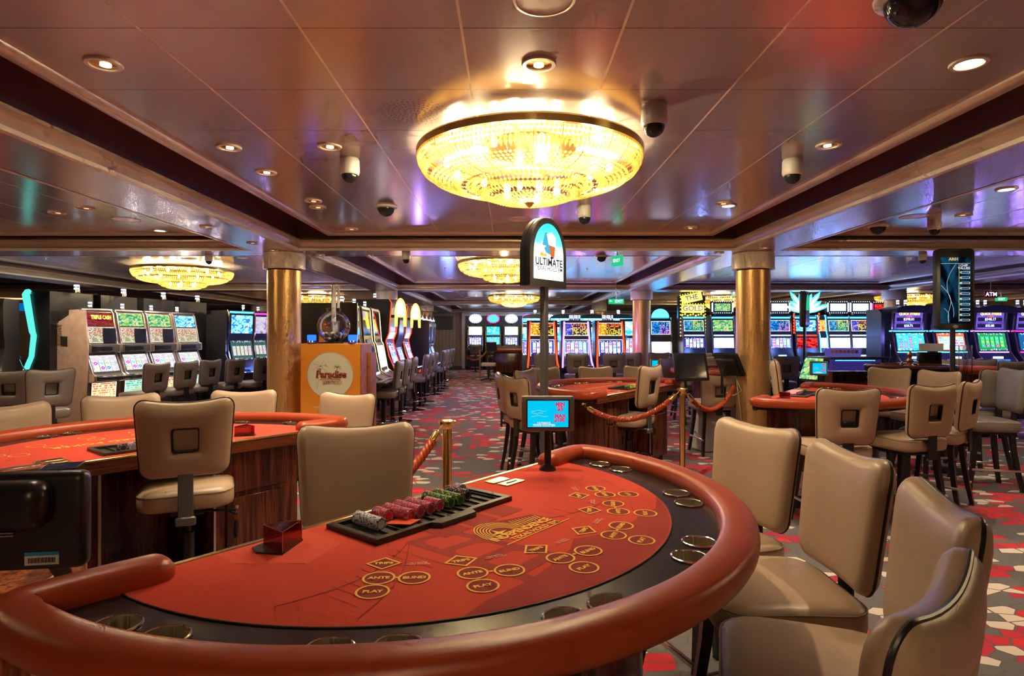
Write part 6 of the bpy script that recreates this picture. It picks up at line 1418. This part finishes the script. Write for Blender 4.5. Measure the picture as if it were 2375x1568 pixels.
# right bank
PR_Q = [(-.25, 0), (-.26, .78), (-.46, .90), (-.48, .98), (-.38, 1.04), (-.24, 1.20), (-.16, 1.56), (-.12, 1.60), (-.16, 1.92), (-.12, 1.97)]
GQ = 'purple screened slots in the right bank'
for k, (px, lb, rs, mj, mn, bar) in enumerate(((2095, 'purple topped slot with a turquoise reel screen, leftmost of the right bank', 'rb', '$298.01', '$28.72', 'cyan_e'), (2187, 'purple topped slot with white reels, behind the black chip value screen', 'rw', '$312.40', '$31.15', 'cyan_e'),
                                    (2281, 'purple topped slot with a green reel screen', 'rg', '$348.17', '$32.88', 'purple_e'), (2374, 'purple topped slot cut off by the right picture edge', 'rd', '$288.60', '$48.01', 'magenta_e'))):
    X, Y = slotpx(px, 11.0)
    t = slot('jackpot_slot_machine', lb, GQ, X, Y, A(-90), .62, PR_Q, .38, (('jackpot_screen', 1.61, 1.92, .80, S['purple']), ('reel_screen', 1.23, 1.54, .80, S[rs]), ('belly_screen', .66, .76, .5, S['teal'] if k < 2 else S['white'])), M['dkbody'], M['chrome'], None, (.98, .2, 'cyan_e'),
             (('upper_glow_bar', 1.578, .022, 1.14, M[bar]), ('lower_glow_bar', 1.20, .022, .86, M[bar]), ('card_display', 1.10, .05, .3, M['white_e']), ('blue_display', 1.06, .03, .6, M['blue_e'])), None, None)
    cpart('arched_hood', 'hood', lambda: MB().extr([(x, z_) for x, z_ in [(-.335, -.06), (.335, -.06), (.335, 0)]+[(.335*math.cos(a), .075*math.sin(a)) for a in [PI*i/12 for i in range(1, 12)]]+[(-.335, 0)]], -.34, .17).xf(RZ(PI/2)).xf(T(0, 0, 1.965)), M['dkbody'], t)
    add_candle(t, -.07, 2.03, .05, .028); add_candle(t, .07, 2.03, .05, .028)
    yy = front_y(PR_Q, 1.8)-.012
    for s_, z, sz, mt, bo in (('QUICK STRIKE', 1.885, .058, 'yellow_e', .001), ('MAJOR', 1.838, .036, 'red_e', .0006), (mj, 1.79, .062, 'whitetext', .001), ('MINI', 1.725, .030, 'green_e', .0006), (mn, 1.675, .058, 'whitetext', .001)):
        y = front_y(PR_Q, z)-.014
        if s_[0] == '$': cpart('number_plate', ('nplate', z), lambda: MB().box((0, y+.004, z), (.44, .006, .066), .003, 1), M['gap'], t)
        part('lettering', text_mb(s_, sz, bo, .0004).xf(T(0, y-.002, z) @ UP), M[mt] if s_[0] != '$' else M['white_e'], t)
    if k == 3: part('lettering', text_mb('AFRICAN', .085, .002, .0004).xf(T(0, front_y(PR_Q, 1.34)-.015, 1.34) @ UP), M['orange_e'], t)
    if k < 3: o = part('slot_divider', MB().extr([(-.05, 0), (-.05, 1.9), (.36, 1.9), (.36, 0)], -.05, .05), M['dkbody'], None, (X+.365, Y, 0)); tag(o, ('dark divider right of the turquoise reel slot', 'dark divider behind the chip value screen pole', 'dark divider right of the green reel slot')[k], 'divider', 'dividers between the purple slots')
o = part('slot_end_panel', MB().extr([(-.10, 0), (-.10, 1.9), (.0, 1.98), (.36, 1.98), (.36, 0)], -.03, .03).box((-.035, -.08, 1.578), (.02, .10, .022)), M['dkbody'], None, (PY(2040, 11).x, 11.0, 0)); tag(o, 'dark end panel left of the purple slot bank', 'end panel')

# ------------------------------------------------------------ slot stools
GS = 'grey stools at the lit reel bank on the left'
for px, Y, lb in ((364, 8.75, 'grey stool with square handle hole before the second reel slot from the marble panel'), (433, 9.35, 'grey stool second along the lit reel bank'), (489, 9.95, 'grey stool third along the lit reel bank'), (547, 10.3, 'grey stool in front of the blue topped curved slot')):
    slot_stool(PY(px, Y).x, Y, A(166), lb, GS, 1.10)
slot_stool(PY(613, 10.8).x, 10.8, A(160), 'grey stool partly behind the left gold column', GS, 1.10)
slot_stool(PY(118, 6.6).x, 6.6, A(150), 'dark grey stool with square handle hole in front of the marble end panel', 'dark stools at the left edge', 1.13)
slot_stool(PY(22, 6.9).x, 6.9, A(110), 'dark grey stool at the left picture edge behind the tan chair', 'dark stools at the left edge', 1.10)
GT = 'grey stools along the aisle bank'
names = ['first', 'second', 'third', 'fourth', 'fifth', 'sixth', 'seventh', 'eighth', 'ninth', 'tenth', 'eleventh']
for k, Y in enumerate((9.05, 9.75, 10.45, 12.0, 12.75, 13.5, 15.2, 16.0, 16.8, 17.6)):
    slot_stool(-1.66, Y, A(180), 'grey pedestal stool beside the aisle, %s from the lottery stand' % names[k], GT, 1.12)
GU = 'grey chairs in front of the neon slots'
for px, lb in ((1263, 'grey chair in front of the left neon slot behind the sign post'), (1339, 'grey chair with square handle hole in front of the violet neon slot'), (1424, 'grey chair with square handle hole in front of the right neon slot'), (1463, 'grey chair left of the second gold column, half behind another')):
    Y = 12.6 if px != 1463 else 13.2; slot_stool(PY(px, Y).x, Y, A(90) if px != 1463 else A(70), lb, GU, 1.12)
GV = 'grey chairs in front of the marquee slots'
for px, Y, lb in ((1529, 13.0, 'grey chair right of the second gold column'), (1626, 12.9, 'grey chair in front of the yellow marquee slot'), (1692, 12.9, 'grey chair left of the thick gold column'), (1824, 10.6, 'lit grey pedestal stool with square handle hole right of the thick gold column'), (1893, 13.2, 'dark grey chair below the feather topped slot'), (1960, 13.3, 'dark grey chair behind the coin counter')):
    slot_stool(PY(px, Y).x, Y, A(90), lb, GV, 1.13)
for px, Y, lb in ((2276, 9.2, 'grey stool in front of the green reel slot'), (2352, 8.6, 'grey stool with black piping near the right picture edge')):
    slot_stool(PY(px, Y).x, Y, A(90), lb, 'grey chairs at the right bank', 1.14)
for px, Y, lb in ((1102, 24.3, 'grey stool before the first wall slot'), (1146, 24.3, 'grey stool before the turquoise wall slot'), (1183, 24.3, 'grey stool before the third wall slot')):
    slot_stool(PY(px, Y).x, Y, A(90), lb, 'stools at the wall slots', 1.14)
for px, Y, lb in ((2205, 9.6, 'pale lit tan chair left behind the chip value screen pole'), (2250, 9.7, 'pale lit tan chair right behind the chip value screen pole')):
    table_chair(PY(px, Y).x, Y, A(-90), lb, 'tan chairs behind the wheel', None, 1.12)
t = thing('swivel_chair', 'small distant dealer swivel chair with star base behind the brass post', 'chair', (PY(1133, 19.5).x, 19.5, 0), 0)
part('seat', MB().xf(Matrix()).merge(seat_mb()).xf(T(0, 0, .5)), M['tan'], t); part('column', MB().cyl((0, 0, .1), (0, 0, .5), .03, n=10), M['satin_black'], t)
for i in range(5): a = 2*PI*i/5; part('base_arm', MB().tube([(0, 0, .10), (.3*math.cos(a), .3*math.sin(a), .05)], .02, 6), M['satin_black'], t)

# ------------------------------------------------------------ far table, wheel, counter, TV, left bar
X = PY(1185, 22.5).x
t = thing('dice_table', 'long wooden gaming table with padded rim in front of the wall slots', 'gaming table', (X, 22.3, 0), 0)
part('body', MB().box((0, 0, .50), (1.30, 1.0, .76), .05, 2), M['wood'], t); part('rim', MB().box((0, 0, .96), (1.42, 1.1, .10), .045, 3), M['rail'], t); part('plinth', MB().box((0, 0, .06), (1.0, .7, .12)), M['gap'], t); part('top_ledge', MB().box((0, .3, 1.06), (1.3, .1, .10), .01, 1), M['greybody'], t)
monitor(PY(1140, 21.6).x, 21.6, 1.10, .5, -.3, 'distant black monitor beside the wooden gaming table', .42, .34, pole_to=.05)
t = thing('television', 'black flat television on the ribbed far wall', 'television', (PY(1026, 27.1).x, 27.172, CAM_H-(749-CY)*26.9/F_PX), 0)
part('screen', MB().box((0, 0, 0), (.90, .05, .58), .008, 1), M['black'], t); part('bezel', MB().tube([(-.45, -.026, -.29), (.45, -.026, -.29), (.45, -.026, .29), (-.45, -.026, .29)], .008, 4, closed=True), M['black'], t)
# roulette wheel on dark drum
t = thing('roulette_wheel', 'dark glossy roulette wheel drum with a golden turret', 'roulette wheel', (PY(2110, 7.9).x, 7.9, 0), 0)
part('drum', MB().lathe([(.001, .02), (.50, .02), (.50, .75), (.44, .78), (.44, .86), (.49, .88), (.49, .94), (.44, .96), (.44, 1.0), (.52, 1.03), (.52, 1.10), (.48, 1.115)], 48), simple('black_lacquer', (.012, .009, .008), .06), t)
part('rim', MB().lathe([(.525, 1.085), (.53, 1.10), (.50, 1.12), (.46, 1.118), (.42, 1.07), (.001, 1.06)], 48), simple('dark_mahogany', (.10, .03, .015), .08), t)
part('number_ring', MB().lathe([(.40, 1.078), (.30, 1.072)], 38, mi=0), M['redtext'] if 0 else simple('wheel_red', (.4, .02, .02), .2), t)
part('turret', MB().lathe([(.001, 1.06), (.09, 1.07), (.07, 1.10), (.03, 1.13), (.045, 1.17), (.02, 1.20), (.035, 1.25), (.02, 1.28), (.001, 1.30)], 20), M['brass'], t)
for sx in (-1, 1): part('turret_arm', MB().tube([(0, 0, 1.16), (sx*.10, 0, 1.15), (sx*.12, 0, 1.11)], .012, 6), M['brass'], t)
t = thing('dealer_screen', 'cream topped dark dealer screen behind the roulette wheel', 'display', (PY(2155, 8.6).x, 8.6, 1.08), 0)
part('screen_back', MB().box((0, 0, .05), (.33, .06, .26), .01, 2), M['satin_black'], t); part('paper_strip', MB().box((0, -.04, .25), (.34, .02, .11)), M['white'], t); part('foot', MB().cyl((0, 0, -1.08), (0, 0, -.06), .02, n=10), M['satin_black'], t)
t = thing('wheel_table', 'red padded roulette table end right behind the chip value screen', 'gaming table', (PY(2235, 8.9).x, 9.0, 0), 0)
part('rail', MB().box((0, 0, .985), (.95, .5, .12), .055, 4), M['rail'], t); part('body', MB().box((-.05, 0, .50), (.8, .4, .84), .02, 1), M['wood'], t); part('plinth', MB().box((-.05, 0, .04), (.7, .35, .08)), M['gap'], t)
t = thing('chip_tubes', 'clear upright acrylic tubes beside the chip value screen pole', 'tubes', (PY(2238, 7.4).x, 7.4, 0), 0)
for i in range(2): part('tube', MB().cyl((-.04+i*.09, 0, .80), (-.04+i*.09, 0, 1.38), .034, n=16, caps=False), M['acrylic'], t)
for i in range(4): part('rod', MB().cyl((-.075+.055*i, .0, .8), (-.075+.055*i, .0, 1.38), .004, n=6), M['chrome'], t)
part('collar', MB().box((0, 0, .80), (.22, .10, .04), .01, 1), M['chrome'], t); part('stand', MB().cyl((0, 0, 0), (0, 0, .8), .02, n=10), M['satin_black'], t)
# coin counter with acrylic front
CXc = PY(1965, 9.3).x
t = thing('coin_counter', 'wooden counter with a violet lit acrylic front and a row of coins', 'counter', (CXc, 9.3, 0), 0)
part('body', MB().box((0, 0, .525), (.80, .6, .87), .01, 1), M['wood'], t); part('plinth', MB().box((0, .05, .045), (.7, .5, .09)), M['gap'], t)
part('violet_panel', MB().box((0, -.20, 1.05), (.78, .02, .17)), emis('violet_glow', (.10, .06, .45), .5), t)
part('acrylic_front', MB().box((0, -.306, 1.00), (.80, .010, .36)), M['acrylic'], t)
part('black_rim', MB().box((0, -.05, 1.155), (1.05, .5, .035), .012, 2), M['satin_black'], t)
part('glow_line', MB().box((0, -.215, 1.12), (.60, .01, .012)), M['cyan_e'], t)
part('coin_board', MB().box((0, .12, 1.235), (.56, .02, .12)), emis('violet_board', (.16, .12, .65), .6), t)
for i in range(7): part('coin', MB().lathe([(.030, 0), (.001, .002)], 18).xf(T(-.17+i*.063, .108, 1.245) @ UP), simple('coin_copper', (.62, .28, .14), .35) if i == 0 else bpy.data.materials['coin_copper'], t)
t = thing('acrylic_shield', 'rounded clear acrylic shield right of the coin counter', 'shield', (PY(2032, 8.8).x, 8.8, 0)); part('panel', MB().extr([(x, z+1.29) for x, z in rr(.42, .42, .10)], -.005, .005).xf(RZ(PI/2)), M['acrylic'], t); part('stand', MB().box((0, 0, .54), (.05, .05, 1.08)).box((0, 0, .01), (.3, .3, .02)), M['satin_black'], t)
# angled screen and small cyan screen by the post
sign_screen(PY(1899, 6.75).x, 6.75, -.15, 'small cyan table limit screen at the far end of the right table', .19, .16, 1.10+.03)
t = thing('angled_screen', 'yellow green lit screen seen edge on left of the small cyan screen on the right', 'display', (PY(1880, 7.6).x, 7.6, 1.05), -1.28)
part('housing', MB().box((0, .05, .03), (.34, .09, .30), .02, 2), M['black'], t, None, (-.35, 0, 0)); part('screen', MB().quad((-.15, -.0, -.11), (.15, -.0, -.11), (.15, -.0, .17), (-.15, -.0, .17)), S['green'], t, None, (-.35, 0, 0), smooth=False); part('arm', MB().cyl((0, .08, -1.03), (0, .08, -.1), .02, n=10), M['satin_black'], t)
t = thing('display_post', 'tall thin black display post with green screen in front of the feather slot', 'display', (PY(1866, 8.2).x, 8.2, 0), .9)
part('pole', MB().box((0, 0, .95), (.04, .03, 1.9)), M['satin_black'], t); part('housing', MB().box((0, 0, 1.86), (.30, .08, .50), .05, 4), M['black'], t); part('screen', loft(MB(), [[(x*.10, -.042, 1.86+z) for x, z in arch(1, -.02, .20)], [(x*.10, -.044, 1.86+z) for x, z in arch(1, -.02, .20)]]), M['green_e'], t)
sign_screen(PY(1517, 8.6).x, 8.6, .3, 'tiny cyan screen at the foot of the second gold column', .12, .11, 1.10, base_z=0, txt=False)
# left bar and far room
t = thing('bar_counter', 'dim bar counter far behind the left slots', 'counter', (-9.2, 10.8, 0), .5)
part('body', MB().box((0, 0, .5), (2.8, .6, 1.0), .02, 1), M['darkwall'], t); part('top', MB().box((0, 0, 1.03), (3.0, .75, .06), .01, 1), M['black'], t)
t = thing('back_wall_unit', 'brown panelled back wall unit with a blue lit strip behind the bar', 'wall unit', (-10.4, 12.2, 0), .45)
part('panel', MB().box((0, 0, 1.2), (3.4, .2, 2.4)), M['wallpanel_side'], t); part('blue_strip', MB().box((.3, -.11, 2.08), (2.2, .02, .16)), emis('blue_strip', (.0, .16, .5), 1.0), t); part('warm_strip', MB().box((0, -.11, 2.25), (3.2, .02, .03)), M['lampdim'], t)
